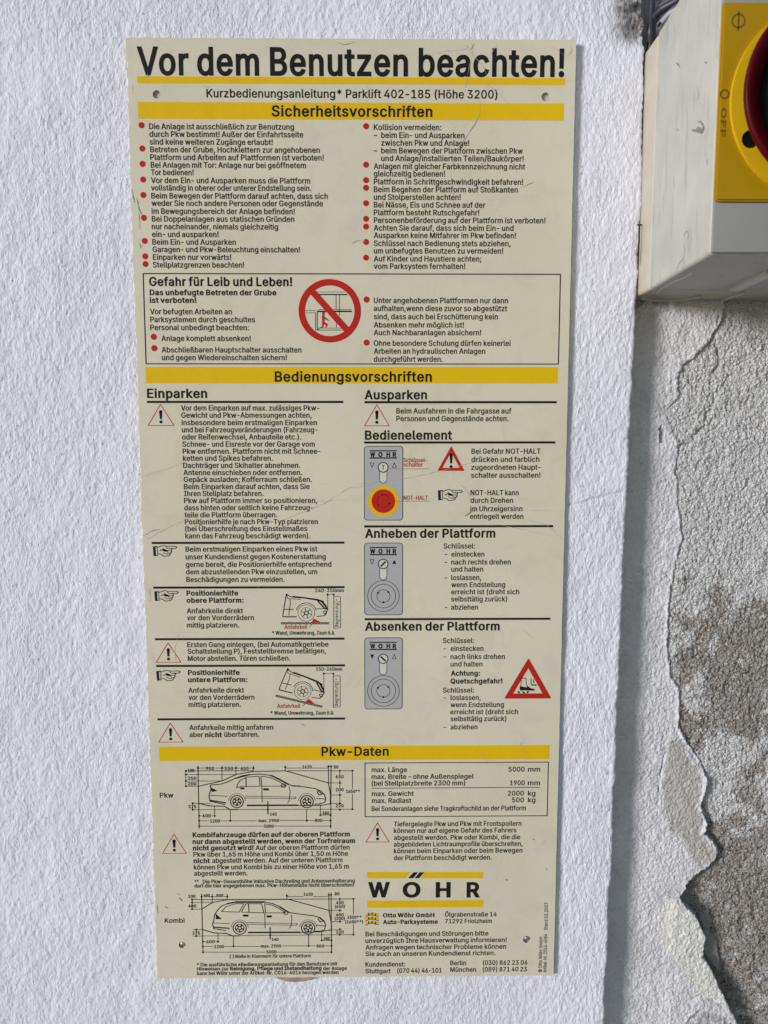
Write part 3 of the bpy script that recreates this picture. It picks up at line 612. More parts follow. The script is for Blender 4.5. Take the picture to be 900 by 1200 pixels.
def mm(px, py):
    p = at(px, py, 0.0); return (p.x*1000, (TOP-p.z)*1000)
class Zm:
    """readings taken in an enlarged cut-out of the photograph -> sign millimetres"""
    def __init__(s, ox, oy, k): s.ox, s.oy, s.k = ox, oy, k
    def __call__(s, x, y): return mm(s.ox+x/s.k, s.oy+y/s.k)
    def pts(s, L): return [s(*p) for p in L]
Z1 = Zm(140, 40, 3.2143); Z2 = Zm(400, 40, 3.2143); Z3 = Zm(150, 310, 3.2143); Z4 = Zm(400, 310, 3.2143)
Z5 = Zm(160, 580, 3.4615); ZB = Zm(410, 500, 3.4615); ZC = Zm(410, 640, 3.4615); ZD = Zm(410, 860, 3.4615); ZE = Zm(170, 860, 3.4615)
ZH = Zm(310, 680, 7.06); ZP = Zm(205, 890, 4.09); ZK = Zm(205, 1035, 4.09); ZN = Zm(340, 320, 10.0); ZQ = Zm(585, 765, 13.85)

# ------------------------------------------------------------------ sign materials
def sign_face():
    m = bpy.data.materials.new('yellowed_sign_plastic'); m.use_nodes = True
    N = Node(m); p = N.n['Principled BSDF']; p.inputs['Roughness'].default_value = 0.42; p.inputs['Specular IOR Level'].default_value = .3
    tc = N.add('ShaderNodeTexCoord'); geo = tc.outputs['Object']
    def noise(s, d=4.0, r=.6, dist=0.0):
        n = N.add('ShaderNodeTexNoise', i_Scale=s, i_Detail=d, i_Roughness=r, i_Distortion=dist); N.link(geo, n.inputs['Vector']); return n.outputs['Fac']
    def ramp(f, a, b, lo=0.0, hi=1.0):
        n = N.add('ShaderNodeMapRange', i_1=a, i_2=b, i_3=lo, i_4=hi); N.link(f, n.inputs[0]); return n.outputs[0]
    def mix(f, a, b):
        n = N.add('ShaderNodeMix', data_type='RGBA'); N.link(f, n.inputs[0])
        for i, v in ((6, a), (7, b)):
            if isinstance(v, tuple): n.inputs[i].default_value = (*v, 1)
            else: N.link(v, n.inputs[i])
        return n.outputs[2]
    c = mix(ramp(noise(7), .3, .7), (.645, .585, .465), (.585, .53, .415))
    c = mix(ramp(noise(38, 6, .7, 1.2), .50, .80, 0, .6), c, (.50, .45, .345))
    c = mix(ramp(noise(260, 5, .8), .64, .78, 0, .55), c, (.38, .33, .25))
    N.link(c, p.inputs['Base Color'])
    N.link(ramp(noise(60, 5, .7), .3, .8, .34, .58), p.inputs['Roughness'])
    b = N.add('ShaderNodeBump', i_Strength=0.25, i_Distance=0.0004); N.link(noise(90, 5, .65), b.inputs['Height']); N.link(b.outputs[0], p.inputs['Normal'])
    return m
M_FACE = sign_face()
M_INK = mat('black_print', (.010, .009, .009), .55, .5, 700, var_col=(.035, .03, .027), spec=.12)
M_TXT = mat('body_print', (.012, .011, .011), .55, .5, 700, var_col=(.045, .04, .036), spec=.12)
M_THIN = mat('thin_line_print', (.018, .018, .018), .5, .4, 500, var_col=(.04, .04, .036), spec=.12)
M_YEL = mat('yellow_print', (.70, .44, .006), .42, .55, 120, var_col=(.62, .385, .01), spec=.12)
M_RED = mat('red_print', (.46, .018, .012), .45, .5, 300, var_col=(.40, .025, .018), spec=.12)
M_REDL = mat('red_text_print', (.46, .06, .05), .45, .3, 300, spec=.12)
M_GREY = mat('grey_print', (.40, .39, .40), .42, .4, 150, var_col=(.35, .34, .35), spec=.12)
M_LGREY = mat('pale_print', (.60, .58, .53), .42, .3, 150, spec=.12)
M_SCR = mat('scratch_dirt', (.37, .325, .25), .6, 1.0, 200, .0, var_col=(.60, .54, .42))
M_SCR2 = mat('scuff_dirt', (.24, .20, .16), .7, .7, 300, var_col=(.36, .31, .25))
M_METAL = mat('dull_screw_metal', (.42, .40, .38), .38, .4, 900, .4, 1500, metal=.8)
M_PLUG = mat('grey_wall_plug', (.50, .47, .42), .6, .4, 500)

# ------------------------------------------------------------------ the instruction sign
W_MM, H_MM = 300.0, 671.0
sign = bpy.data.objects.new('instruction_sign', None); COL.objects.link(sign)
sign.location = (0, 0, 0)
tag(sign, 'yellowed plastic car lift instruction sign headed Vor dem Benutzen beachten, screwed to the white wall', 'sign')

HOLES = [mm(183.5, 110.5), mm(639.5, 113.5), mm(213.5, 1107.5), mm(617.5, 1101)]
HR = [2.7, 2.9, 2.6, 2.9]
def build_panel():
    # outline with slightly worn, rounded corners and nicks along the left edge
    r = 1.0; out = []
    def jag(a, b, n, amp, ax):
        L = []
        for i in range(1, n):
            t = i/n; x = a[0]+(b[0]-a[0])*t; y = a[1]+(b[1]-a[1])*t
            j = random.uniform(0, amp)*(random.random() < .5)
            L.append((x+ax[0]*j, y+ax[1]*j))
        return L
    out += [(r, 0)] + jag((r, 0), (W_MM-r, 0), 90, .25, (0, 1)) + [(W_MM-r, 0), (W_MM-.3, .3), (W_MM, r)]
    out += jag((W_MM, r), (W_MM, H_MM-r), 120, .2, (-1, 0)) + [(W_MM, H_MM-r), (W_MM-.3, H_MM-.3), (W_MM-r, H_MM)]
    out += jag((W_MM-r, H_MM), (r, H_MM), 120, .5, (0, -1)) + [(r, H_MM), (.3, H_MM-.3), (0, H_MM-r)]
    out += jag((0, H_MM-r), (0, r), 260, .75, (1, 0)) + [(0, r), (.3, .3)]
    loops = [out]
    for (x, y), rr in zip(HOLES, HR):
        loops.append([(x+rr*math.cos(2*math.pi*i/24), y+rr*math.sin(2*math.pi*i/24)) for i in range(24)])
    # inner lattice so the face can bow a little
    vs, es = [], []
    for c in loops:
        b = len(vs); vs += [Vector(p) for p in c]; es += [(b+i, b+(i+1) % len(c)) for i in range(len(c))]
    for gx in np.arange(12, 296, 12):
        for gy in np.arange(12, 666, 12):
            if all(math.hypot(gx-h[0], gy-h[1]) > 4 for h in HOLES): vs.append(Vector((gx, gy)))
    V, E, F, *_ = delaunay_2d_cdt(vs, es, [], 0, 1e-5)
    keep = []
    for f in F:
        cx = sum(V[i].x for i in f)/len(f); cy = sum(V[i].y for i in f)/len(f)
        if any(math.hypot(cx-h[0], cy-h[1]) < rr*.98 for h, rr in zip(HOLES, HR)): continue
        if winding(cx, cy, [out]) == 0: continue
        keep.append(tuple(f))
    th = 2.0
    n = len(V)
    verts = [(v.x*.001, 0, TOP-v.y*.001) for v in V]+[(v.x*.001, th*.001, TOP-v.y*.001) for v in V]
    faces = [tuple(f) for f in keep]
    cnt = {}
    for f in keep:
        for i in range(len(f)):
            a, b = f[i], f[(i+1) % len(f)]; cnt[(a, b)] = cnt.get((a, b), 0)+1
    side = [(b, a, a+n, b+n) for (a, b) in cnt if (b, a) not in cnt]
    allf = faces+[tuple(i+n for i in reversed(f)) for f in keep]+side
    me = bpy.data.meshes.new('panel'); me.from_pydata(verts, [], allf); me.update()
    bm = bmesh.new(); bm.from_mesh(me); bmesh.ops.recalc_face_normals(bm, faces=bm.faces); bm.to_mesh(me); bm.free()
    me.materials.append(M_FACE)
    o = bpy.data.objects.new('panel', me); COL.objects.link(o); o.parent = sign
build_panel()

def lathe(prof, n=24, axis_c=(0, 0), z0=0.0):
    """prof: list of (radius, y) in metres; centre (x, z)"""
    vs, fs = [], []
    for r, y in prof:
        for i in range(n):
            a = 2*math.pi*i/n; vs.append((axis_c[0]+r*math.cos(a), y, axis_c[1]+r*math.sin(a)))
    for k in range(len(prof)-1):
        for i in range(n):
            j = (i+1) % n; fs.append((k*n+i, k*n+j, (k+1)*n+j, (k+1)*n+i))
    fs.append(tuple(range(n))); fs.append(tuple(range((len(prof)-1)*n, len(prof)*n)))
    return vs, fs
def fix_normals(o):
    bm = bmesh.new(); bm.from_mesh(o.data); bmesh.ops.recalc_face_normals(bm, faces=bm.faces); bm.to_mesh(o.data); bm.free()
# recessed screw heads in the four holes
for k, ((x, y), rr) in enumerate(zip(HOLES, HR)):
    c = (x*.001, TOP-y*.001); r = rr*.001
    dep = [.0013, .0012, .0016, .0008][k]
    if k < 2: prof = [(r*.985, .0030), (r*.985, .00195), (r*.9, .00185), (r*.1, .00185)]
    else: prof = [(r*.985, .0030), (r*.985, .0019), (r*.80, .0013), (r*.62, .0006), (r*.35, .0002), (r*.1, .0001)]
    vs, fs = lathe(prof, 20, c)
    o = link_mesh('screw', vs, fs, M_METAL if k in (2, 3) else M_PLUG, sign, smooth=True); fix_normals(o)

def dot_parts(name, z, centres, r_px, m):
    """one bullet mesh shared by all"""
    me = None
    for (x, y) in centres:
        cx, cy = z(x, y)
        if me is None:
            pr = Print(); pr.disc((0, 0), r_px, 18)
            me = bpy.data.meshes.new(name); me.from_pydata([(a*.001, 0, -b*.001) for a, b in pr.v], [], [tuple(reversed(f)) for f in pr.f]); me.materials.append(m)
        o = bpy.data.objects.new(name, me); COL.objects.link(o); o.parent = sign
        o.location = (cx*.001, -.00014, TOP-cy*.001)

BODY, SMALL = 3.65, 2.5
def para(name, z, lines, cap=BODY, off=11, m=None, h=.16):
    pr = Print()
    for ln in lines:
        x0, yb, x1, s = ln[:4]
        c = ln[4] if len(ln) > 4 else cap; of = ln[5] if len(ln) > 5 else off
        a = z(x0, yb); b = z(x1, yb)
        pr.text(a[0], a[1], b[0], s, c, of)
    return emit(name, pr, m or M_TXT, sign, h)
BO = 23
def rule(name, z, x0, y0, x1, y1, w=1.55, m=None):
    pr = Print(); a = z(x0, y0); b = z(x1, y1); yy = (a[1]+b[1])/2
    pr.line([(a[0], yy), (b[0], yy)], w); return emit(name, pr, m or M_INK, sign, .12)
def bar(x0, yt0, yb0, x1, yt1, yb1, z=None, z2=None):
    a = (z or mm)(x0, yt0); b = (z or mm)(x0, yb0); c = (z2 or z or mm)(x1, yt1); d = (z2 or z or mm)(x1, yb1)
    t = (a[1]+c[1])/2; u = (b[1]+d[1])/2
    pr = Print(); pr.poly([(a[0], t), (c[0], t), (c[0], u), (a[0], u)])
    return emit('yellow_bar', pr, M_YEL, sign, .08)
def frame(name, tl, tr, bl, w):
    pr = Print(); x0, y0 = tl; x1 = tr[0]; y1 = bl[1]
    pr.line([(x0, y0), (x1, y0), (x1, y1), (x0, y1)], w, True); return emit(name, pr, M_INK, sign, .11)
bar(160.7, 89.3, 97.5, 662, 91.7, 99.8)
bar(161.3, 119.4, 139.0, 660.8, 121.5, 141.4)
bar(170.5, 428.9, 447.8, 653.6, 431.3, 450.6)
bar(186.4, 875.9, 892.4, 643.8, 872.2, 889.0)

# headline and headings
pr = Print(); a = mm(161, 87.4); b = mm(661.0, 89.4)
pr.text(a[0], (a[1]+b[1])/2, b[0], 'Vor dem Benutzen beachten!', 17.1, 17); emit('headline', pr, M_INK, sign, .18)
para('subtitle', Z1, [(328, 238, 1423, 'Kurzbedienungsanleitung* Parklift 402-185 (Höhe 3200)')], 5.3, 10)
para('section_title', mm, [(318.3, 136.2, 506.7, 'Sicherheitsvorschriften')], 6.7, 20, M_INK)
para('section_title', mm, [(322, 447, 506, 'Bedienungsvorschriften')], 6.7, 20, M_INK)
para('section_title', mm, [(376.8, 885.7, 455.4, 'Pkw-Daten')], 6.7, 18, M_INK)

L = [(112,358,657,'Die Anlage ist ausschließlich zur Benutzung'),(113,387,692,'durch Pkw bestimmt! Außer der Einfahrtsseite'),(114,416,577,'sind keine weiteren Zugänge erlaubt!'),
(116,445,754,'Betreten der Grube, Hochklettern zur angehobenen'),(116,474,769,'Plattform und Arbeiten auf Plattformen ist verboten!'),(118,503,702,'Bei Anlagen mit Tor: Anlage nur bei geöffnetem'),
(119,531,279,'Tor bedienen!'),(119,561,718,'Vor dem Ein- und Ausparken muss die Plattform'),(119,589,722,'vollständig in oberer oder unterer Endstellung sein.'),
(120,619,784,'Beim Bewegen der Plattform darauf achten, dass sich'),(121,647,766,'weder Sie noch andere Personen oder Gegenstände'),(121,677,660,'im Bewegungsbereich der Anlage befinden!'),
(122,706,658,'Bei Doppelanlagen aus statischen Gründen'),(122,735,597,'nur nacheinander, niemals gleichzeitig'),(123,764,373,'ein- und ausparken!'),(124,793,438,'Beim Ein- und Ausparken'),
(125,821,679,'Garagen- und Pkw-Beleuchtung einschalten!'),(126,850,421,'Einparken nur vorwärts!'),(126,879,469,'Stellplatzgrenzen beachten!')]
for grp in ((0,3),(3,5),(5,7),(7,9),(9,12),(12,15),(15,17),(17,18),(18,19)): para('safety_text', Z1, L[grp[0]:grp[1]])
dot_parts('bullet', Z1, [(83,343),(86,431),(87,489),(89,548),(90,606),(92,692),(95,779),(97,837),(98,866)], 2.0, M_RED)
L = [(122,361,376,'Kollision vermeiden:'),(122,391,134,'–'),(150,391,463,'beim Ein- und Ausparken'),(150,420,481,'zwischen Pkw und Anlage!'),(122,449,134,'–'),(150,449,683,'beim Bewegen der Plattform zwischen Pkw'),
(150,478,686,'und Anlage/installierten Teilen/Baukörper!'),(122,508,692,'Anlagen mit gleicher Farbkennzeichnung nicht'),(122,536,390,'gleichzeitig bedienen!'),(122,566,684,'Plattform in Schrittgeschwindigkeit befahren!'),
(122,595,664,'Beim Begehen der Plattform auf Stoßkanten'),(122,624,449,'und Stolperstellen achten!'),(122,653,542,'Bei Nässe, Eis und Schnee auf der'),(122,682,519,'Plattform besteht Rutschgefahr!'),
(122,711,768,'Personenbeförderung auf der Plattform ist verboten!'),(122,740,648,'Achten Sie darauf, dass sich beim Ein- und'),(122,768,657,'Ausparken keine Mitfahrer im Pkw befinden!'),
(122,798,637,'Schlüssel nach Bedienung stets abziehen,'),(122,826,609,'um unbefugtes Benutzen zu vermeiden!'),(122,856,527,'Auf Kinder und Haustiere achten;'),(122,884,466,'vom Parksystem fernhalten!')]
for grp in ((0,7),(7,9),(9,10),(10,12),(12,14),(14,15),(15,17),(17,19),(19,21)): para('safety_text', Z2, L[grp[0]:grp[1]])
dot_parts('bullet', Z2, [(93,347),(93,492),(93,550),(93,579),(93,637),(93,696),(93,725),(93,783),(93,842)], 2.0, M_RED)

# danger box
frame('danger_frame', Z3(57,34), Z4(825,40), Z3(66,374), .72)
para('danger_title', Z3, [(80,80,618,'Gefahr für Leib und Leben!')], 5.7, 20, M_INK)
para('danger_text', Z3, [(82,115,560,'Das unbefugte Betreten der Grube'),(82,144,257,'ist verboten!')], 3.6, BO)
para('danger_text', Z3, [(83,187,391,'Vor befugten Arbeiten an'),(84,217,478,'Parksystemen durch geschultes'),(84,247,455,'Personal unbedingt beachten:')])
para('danger_text', Z3, [(126,288,462,'Anlage komplett absenken!')])
para('danger_text', Z3, [(127,331,653,'Abschließbaren Hauptschalter ausschalten'),(128,360,598,'und gegen Wiedereinschalten sichern!')])
para('danger_text', Z4, [(122,145,627,'Unter angehobenen Plattformen nur dann'),(122,175,624,'aufhalten,wenn diese zuvor so abgestützt'),(122,206,589,'sind, dass auch bei Erschütterung kein'),(122,237,461,'Absenken mehr möglich ist!'),(122,266,526,'Auch Nachbaranlagen absichern!')])
para('danger_text', Z4, [(122,306,637,'Ohne besondere Schulung dürfen keinerlei'),(122,336,541,'Arbeiten an hydraulischen Anlagen'),(122,366,381,'durchgeführt werden.')])
dot_parts('bullet', Z3, [(97,272),(99,315)], 2.1, M_RED)
dot_parts('bullet', Z4, [(95,132),(95,294)], 2.1, M_RED)

# prohibition mark
def prohibition():
    c = ZN(463, 443); ro = (ZN(463, 815)[1]-ZN(463, 71)[1])/2; ri = ro*.80
    pr = Print(); pr.ring(c, ri, ro, 56)
    a = R(47.5); hw = ro*.10
    ux, uy = math.cos(a), math.sin(a)
    root = emit('prohibition_mark', pr, M_RED, sign, .22); pr = Print()
    pr.poly([(c[0]-ux*ri*1.02-uy*hw, c[1]-uy*ri*1.02+ux*hw), (c[0]+ux*ri*1.02-uy*hw, c[1]+uy*ri*1.02+ux*hw), (c[0]+ux*ri*1.02+uy*hw, c[1]+uy*ri*1.02-ux*hw), (c[0]-ux*ri*1.02+uy*hw, c[1]-uy*ri*1.02-ux*hw)])
    emit('slash', pr, M_RED, root, .24)
    g = Print()
    for p, w in [([(300,222),(645,222)],.3),([(335,252),(668,252)],.75),([(537,250),(537,430)],.3),([(577,250),(577,500)],.3),([(320,428),(720,428)],.3),([(316,449),(722,449)],.95),
                 ([(170,440),(300,440)],.3),([(185,466),(295,466),(295,668)],.3),([(316,450),(316,660)],.5),([(300,668),(610,668)],.4),([(345,645),(600,645)],.3),([(316,668),(345,645)],.3),([(540,480),(540,640)],.3)]:
        g.line(ZN.pts(p), w)
    emit('lift_drawing', g, M_INK, root, .16)
    f = Print(); f.disc(ZN(390, 472), 1.0, 12)
    f.poly(ZN.pts([(375,488),(398,490),(404,512),(455,552),(450,562),(402,535),(402,575),(440,595),(438,612),(420,640),(408,640),(420,612),(398,600),(385,640),(345,640),(345,632),(372,628),(376,580),(372,520)]))
    emit('crouching_figure', f, M_RED, root, .17)
prohibition()

# warning triangles
def warn(z, apex, left, right, w=.5, thick=False):
    a, b, c = z(*apex), z(*left), z(*right); by = (b[1]+c[1])/2; b = (b[0], by); c = (c[0], by); a = ((b[0]+c[0])/2, a[1])
    pr = Print()
    if not thick: pr.line([a, b, c], w, True)
    else:
        # outer rounded triangle minus inner
        gx, gy = (a[0]+b[0]+c[0])/3, (a[1]+b[1]+c[1])/3
        def sc_(p, k): return (gx+(p[0]-gx)*k, gy+(p[1]-gy)*k)
        k = thick
        o = [a, b, c]; i = [sc_(p, k) for p in o]
        rd = []
        for n in range(3):
            p, q, r_ = o[n], o[n-1], o[(n+1) % 3]
            for t, e in ((.07, q), (.02, q)): rd.append((p[0]+(e[0]-p[0])*t, p[1]+(e[1]-p[1])*t))
            for t, e in ((.02, r_), (.07, r_)): rd.append((p[0]+(e[0]-p[0])*t, p[1]+(e[1]-p[1])*t))
        vs = [Vector(p) for p in rd+i]; m_ = len(rd)
        es = [(j, (j+1) % m_) for j in range(m_)]+[(m_+j, m_+(j+1) % 3) for j in range(3)]
        V, E, F, *_ = delaunay_2d_cdt(vs, es, [], 0, 1e-6)
        kf = [f for f in F if winding(sum(V[j].x for j in f)/3, sum(V[j].y for j in f)/3, [i]) == 0 and winding(sum(V[j].x for j in f)/3, sum(V[j].y for j in f)/3, [rd]) != 0]
        pr.add([(v.x, v.y) for v in V], kf)
    return emit('warning_triangle', pr, M_RED, sign, .12), a, b, c
def bang(root, a, b, c, k=1.0):
    h = b[1]-a[1]; x = a[0]; pr = Print()
    pr.poly([(x-h*.065*k, a[1]+h*.34), (x+h*.065*k, a[1]+h*.34), (x+h*.04*k, a[1]+h*.70), (x-h*.04*k, a[1]+h*.70)])
    pr.disc((x, a[1]+h*.34), h*.065*k, 12); pr.disc((x, a[1]+h*.83), h*.065*k, 14)
    emit('exclamation_mark', pr, M_INK, root, .15)
for z, A, B_, C_, k in [(Z3,(123,527),(76,607),(173,605),1),(Z4,(134,528),(87,608),(180,607),1),(Z5,(130,600),(80,680),(180,677),1),(Z5,(138,925),(90,1004),(188,1001),1),(ZE,(119,407),(71,486),(167,483),1),(ZD,(111,361),(65,440),(159,437),1)]:
    t = warn(z, A, B_, C_, .45); bang(*t, k=1.15)
t = warn(ZB, (410,79), (355,179), (465,179), thick=.64); bang(*t, k=.95)
t = warn(ZQ, (460,82), (78,742), (846,742), thick=.62)
pr = Print()
pr.poly(ZQ.pts([(335,540),(380,550),(440,560),(465,540),(500,570),(560,585),(578,600),(570,612),(470,612),(380,608),(345,615),(328,580)]))
for p in ([(305,620),(340,630),(320,660),(300,640)],[(365,620),(400,630),(420,660),(385,655)],[(450,622),(490,625),(460,655),(440,645)]): pr.poly(ZQ.pts(p))
pr.line(ZQ.pts([(325,412),(435,412)]), .5); pr.line(ZQ.pts([(352,412),(358,470),(345,545)]), .35); pr.line(ZQ.pts([(435,412),(432,480),(455,545)]), .35)
pr.line(ZQ.pts([(515,410),(515,500),(530,520),(605,520)]), .45); pr.poly(ZQ.pts([(520,512),(605,512),(600,532),(525,530)]))
pr.poly(ZQ.pts([(552,430),(566,430),(564,470),(572,470),(559,495),(546,470),(554,470)]))
emit('crushed_foot_symbol', pr, M_INK, t[0], .15)

# Einparken column
para('heading', Z3, [(72,502,298,'Einparken')], 6.1, 20, M_INK); rule('rule_line', Z3, 71, 516, 811, 519)
L = [(200,550,720,'Vor dem Einparken auf max. zulässiges Pkw-'),(201,577,691,'Gewicht und Pkw-Abmessungen achten,'),(202,605,711,'insbesondere beim erstmaligen Einparken'),(203,632,713,'und bei Fahrzeugveränderungen (Fahrzeug-'),
(204,659,652,'oder Reifenwechsel, Anbauteile etc.).'),(205,686,703,'Schnee- und Eisreste vor der Garage vom'),(206,713,725,'Pkw entfernen. Plattform nicht mit Schnee-'),(207,739,545,'ketten und Spikes befahren.'),
(208,766,648,'Dachträger und Skihalter abnehmen.'),(209,793,655,'Antenne einschieben oder entfernen.'),(210,819,692,'Gepäck ausladen; Kofferraum schließen.'),(211,846,684,'Beim Einparken darauf achten, dass Sie'),(211,872,510,'Ihren Stellplatz befahren.')]
para('parking_text', Z3, L)
para('parking_text', Z5, [(193,33,732,'Pkw auf Plattform immer so positionieren,'),(194,62,716,'dass hinten oder seitlich keine Fahrzeug-'),(195,91,570,'teile die Plattform überragen.'),(196,119,735,'Positionierhilfe je nach Pkw-Typ platzieren'),(197,147,692,'(bei Überschreitung des Einstellmaßes'),(198,176,705,'kann das Fahrzeug beschädigt werden).')])
rule('rule_line', Z5, 62, 196, 843, 192)
para('parking_text', Z5, [(199,230,733,'Beim erstmaligen Einparken eines Pkw ist'),(199,261,767,'unser Kundendienst gegen Kostenerstattung'),(200,292,790,'gerne bereit, die Positionierhilfe entsprechend'),(201,322,732,'dem abzustellenden Pkw einzustellen, um'),(202,353,600,'Beschädigungen zu vermeiden.')])
rule('rule_line', Z5, 68, 377, 843, 373)
para('aid_title', Z5, [(203,408,413,'Positionierhilfe'),(203,437,434,'obere Plattform:')], 3.55, BO)
para('aid_text', Z5, [(204,480,432,'Anfahrkeile direkt'),(204,508,242,'~vor'),(251,508,476,'den Vorderrädern'),(205,538,416,'mittig platzieren.')])
rule('rule_line', Z5, 75, 589, 843, 579)
para('parking_text', Z5, [(206,617,778,'Ersten Gang einlegen, (bei Automatikgetriebe'),(207,644,768,'Schaltstellung P), Feststellbremse betätigen,'),(208,673,623,'Motor abstellen. Türen schließen.')])
rule('rule_line', Z5, 80, 697, 845, 688)
para('aid_title', Z5, [(209,730,419,'Positionierhilfe'),(209,759,449,'untere Plattform:')], 3.55, BO)
para('aid_text', Z5, [(210,802,436,'Anfahrkeile direkt'),(211,831,248,'~vor'),(257,831,478,'den Vorderrädern'),(211,860,424,'mittig platzieren.')])
rule('rule_line', Z5, 85, 913, 845, 904)
para('parking_text', Z5, [(214,953,554,'Anfahrkeile mittig anfahren'),(215,982,270,'aber'),(278,982,346,'nicht',3.6,BO),(356,981,497,'überfahren.')])

# pointing hands
def hand(z, x0, y0, x1, y1):
    a = z(x0, y0); b = z(x1, y1); W_, H_ = b[0]-a[0], b[1]-a[1]
    def q(L): return [(a[0]+u*W_, a[1]+v*H_) for u, v in L]
    root = emit('pointing_hand', (lambda p: (p.poly(q([(0,.03),(.19,0),(.20,.95),(.02,1)])), p)[1])(Print()), M_INK, sign, .12)
    p = Print(); p.poly(q([(.12,.12),(.17,.12),(.17,.88),(.13,.88)])); emit('cuff_edge', p, M_LGREY, root, .14)
    p = Print()
    for L_, w in [([(.20,.15),(.32,.02),(.45,-.04),(.58,.04),(.95,.03),(1.0,.12),(.95,.24),(.68,.25)],.5),([(.68,.25),(.80,.30),(.78,.48),(.62,.46)],.5),([(.78,.48),(.76,.68),(.60,.70)],.5),([(.74,.68),(.68,.95),(.45,1.02),(.36,.85),(.22,.76)],.5),
                  ([(.28,.50),(.38,.36),(.50,.42),(.62,.58)],.55),([(.42,.62),(.52,.78),(.66,.80)],.4),([(.40,.26),(.52,.38),(.60,.50)],.6),([(.55,.10),(.60,.24),(.68,.25)],.4)]:
        p.line(q(L_), w)
    p.poly(q([(.42,.32),(.58,.38),(.62,.52),(.50,.56),(.40,.46)]))
    emit('hand_outline', p, M_INK, root, .15)
hand(Z5, 66, 207, 164, 248); hand(Z5, 72, 390, 170, 430); hand(Z5, 80, 713, 178, 753); hand(ZB, 357, 257, 456, 299)

# wedge drawings (front of a car, wheel on a wedge)
def wheel_print(p, c, r, spokes, w):
    p.ring(c, r-w, r, 28); p.ring(c, r*.66-w*.8, r*.66, 22)
    p.ring(c, r*.18, r*.28, 12)
    for k in range(spokes):
        a = 2*math.pi*k/spokes+.3
        p.line([(c[0]+r*.2*math.cos(a), c[1]+r*.2*math.sin(a)), (c[0]+r*.63*math.cos(a), c[1]+r*.63*math.sin(a))], w*1.5)
def wedge(dy, tilt, dims, anf, wand, dim_y, bx, by0, by1, stem):
    p = Print()
    if not tilt:
        T = lambda L_: ZH.pts(L_)
    else:
        a = R(13.5); cx, cy = 345, 270
        def T(L_):
            return ZH.pts([((x-cx)*math.cos(a)-(y-cy)*math.sin(a)+cx-30, (x-cx)*math.sin(a)+(y-cy)*math.cos(a)+cy+650) for x, y in L_])
    for L_, w in [([(150,300),(160,230),(172,160),(180,112),(198,128),(230,140),(330,148),(430,165),(480,180),(505,205),(520,240),(510,275),(495,292),(430,300)],.42),
                  ([(150,302),(265,302)],.6),([(180,112),(190,150),(300,160)],.3),([(210,150),(212,200),(200,290)],.3),([(160,240),(240,240)],.45),([(232,134),(340,146),(440,160),(490,178)],.7),
                  ([(440,172),(480,215),(505,240)],.7),([(470,175),(505,215),(518,240)],.8),([(430,235),(500,235)],.35),([(484,262),(500,252),(515,262),(500,280),(484,262)],.4)]:
        p.line(T(L_), w*1.35)
    c = T([(345,270)])[0]; r = (ZH(420,270)[0]-ZH(345,270)[0])*.97
    p.ring(c, r*1.13, r*1.20, 18, 195+(13 if tilt else 0), 345+(13 if tilt else 0))
    wheel_print(p, c, r*.98, 6, .28)
    root = emit('wedge_drawing', p, M_INK, sign, .12)
    g = Print(); xs = list(range(135, 536, 12))
    g.line(T([(135,348),(535,348)]), .3); g.line(T([(135,362),(535,362)]), .3)
    for i, x in enumerate(xs[:-1]): g.line(T([(x, 348 if i % 2 else 362), (x+12, 362 if i % 2 else 348)]), .5)
    emit('ramp_surface', g, M_INK, root, .13)
    v = Print(); v.poly(T([(385,352),(405,318),(425,325),(470,350)])); emit('red_wedge', v, M_RED, root, .16)
    # dimension lines and the barrier box
    d = Print(); x0, x1 = stem
    d.line(ZH.pts([(x0, dim_y), (x1, dim_y)]), .3); d.line(ZH.pts([(x0, dim_y-10), (x0, dim_y+130+(40 if tilt else 0))]), .3); d.line(ZH.pts([(x1, dim_y-8), (x1, by1)]), .35)
    for x in (x0, x1): d.disc(ZH(x, dim_y), .75, 10)
    d.line(ZH.pts([(bx[0], by0+8), (bx[1]-12, by0), (bx[1], by0+12), (bx[1], by1-6), (bx[0]+8, by1), (bx[0], by1-8)]), .35, True)
    q = ZH(bx[0]+38, by1-14); q2 = ZH(bx[0]+38, by0+60)
    d.text(q[0], q[1], q[0]+(q[1]-q2[1]), 'Begrenzung', 2.4, 4, 90); d.disc(ZH(bx[0]+22, by0+32), .45, 8)
    d.line(ZH.pts([(bx[0]+2, by0+48), (bx[1], by0+48)]), .3)
    emit('distance_lines', d, M_THIN, root, .14)
    para('distance_text', ZH, [dims], SMALL, 12); para('footnote', ZH, [wand], 2.7, 13); para('wedge_caption', ZH, [anf], 3.0, 12, M_REDL)
    n = Print(); n.line(T([(392,360),(370,388)]), .35); emit('pointer_line', n, M_INK, root, .13)
wedge(0, False, (418,98,655,'240-350mm'), (163,402,355,'Anfahrkeil'), (62,450,583,'* Wand, Umwehrung, Zaun ö.ä.'), 118, (572,628), 130, 398, (522,572))
wedge(0, True, (425,748,640,'150-260mm'), (103,1056,295,'Anfahrkeil'), (50,1112,575,'* Wand, Umwehrung, Zaun ö.ä.'), 772, (568,625), 787, 1052, (490,568))

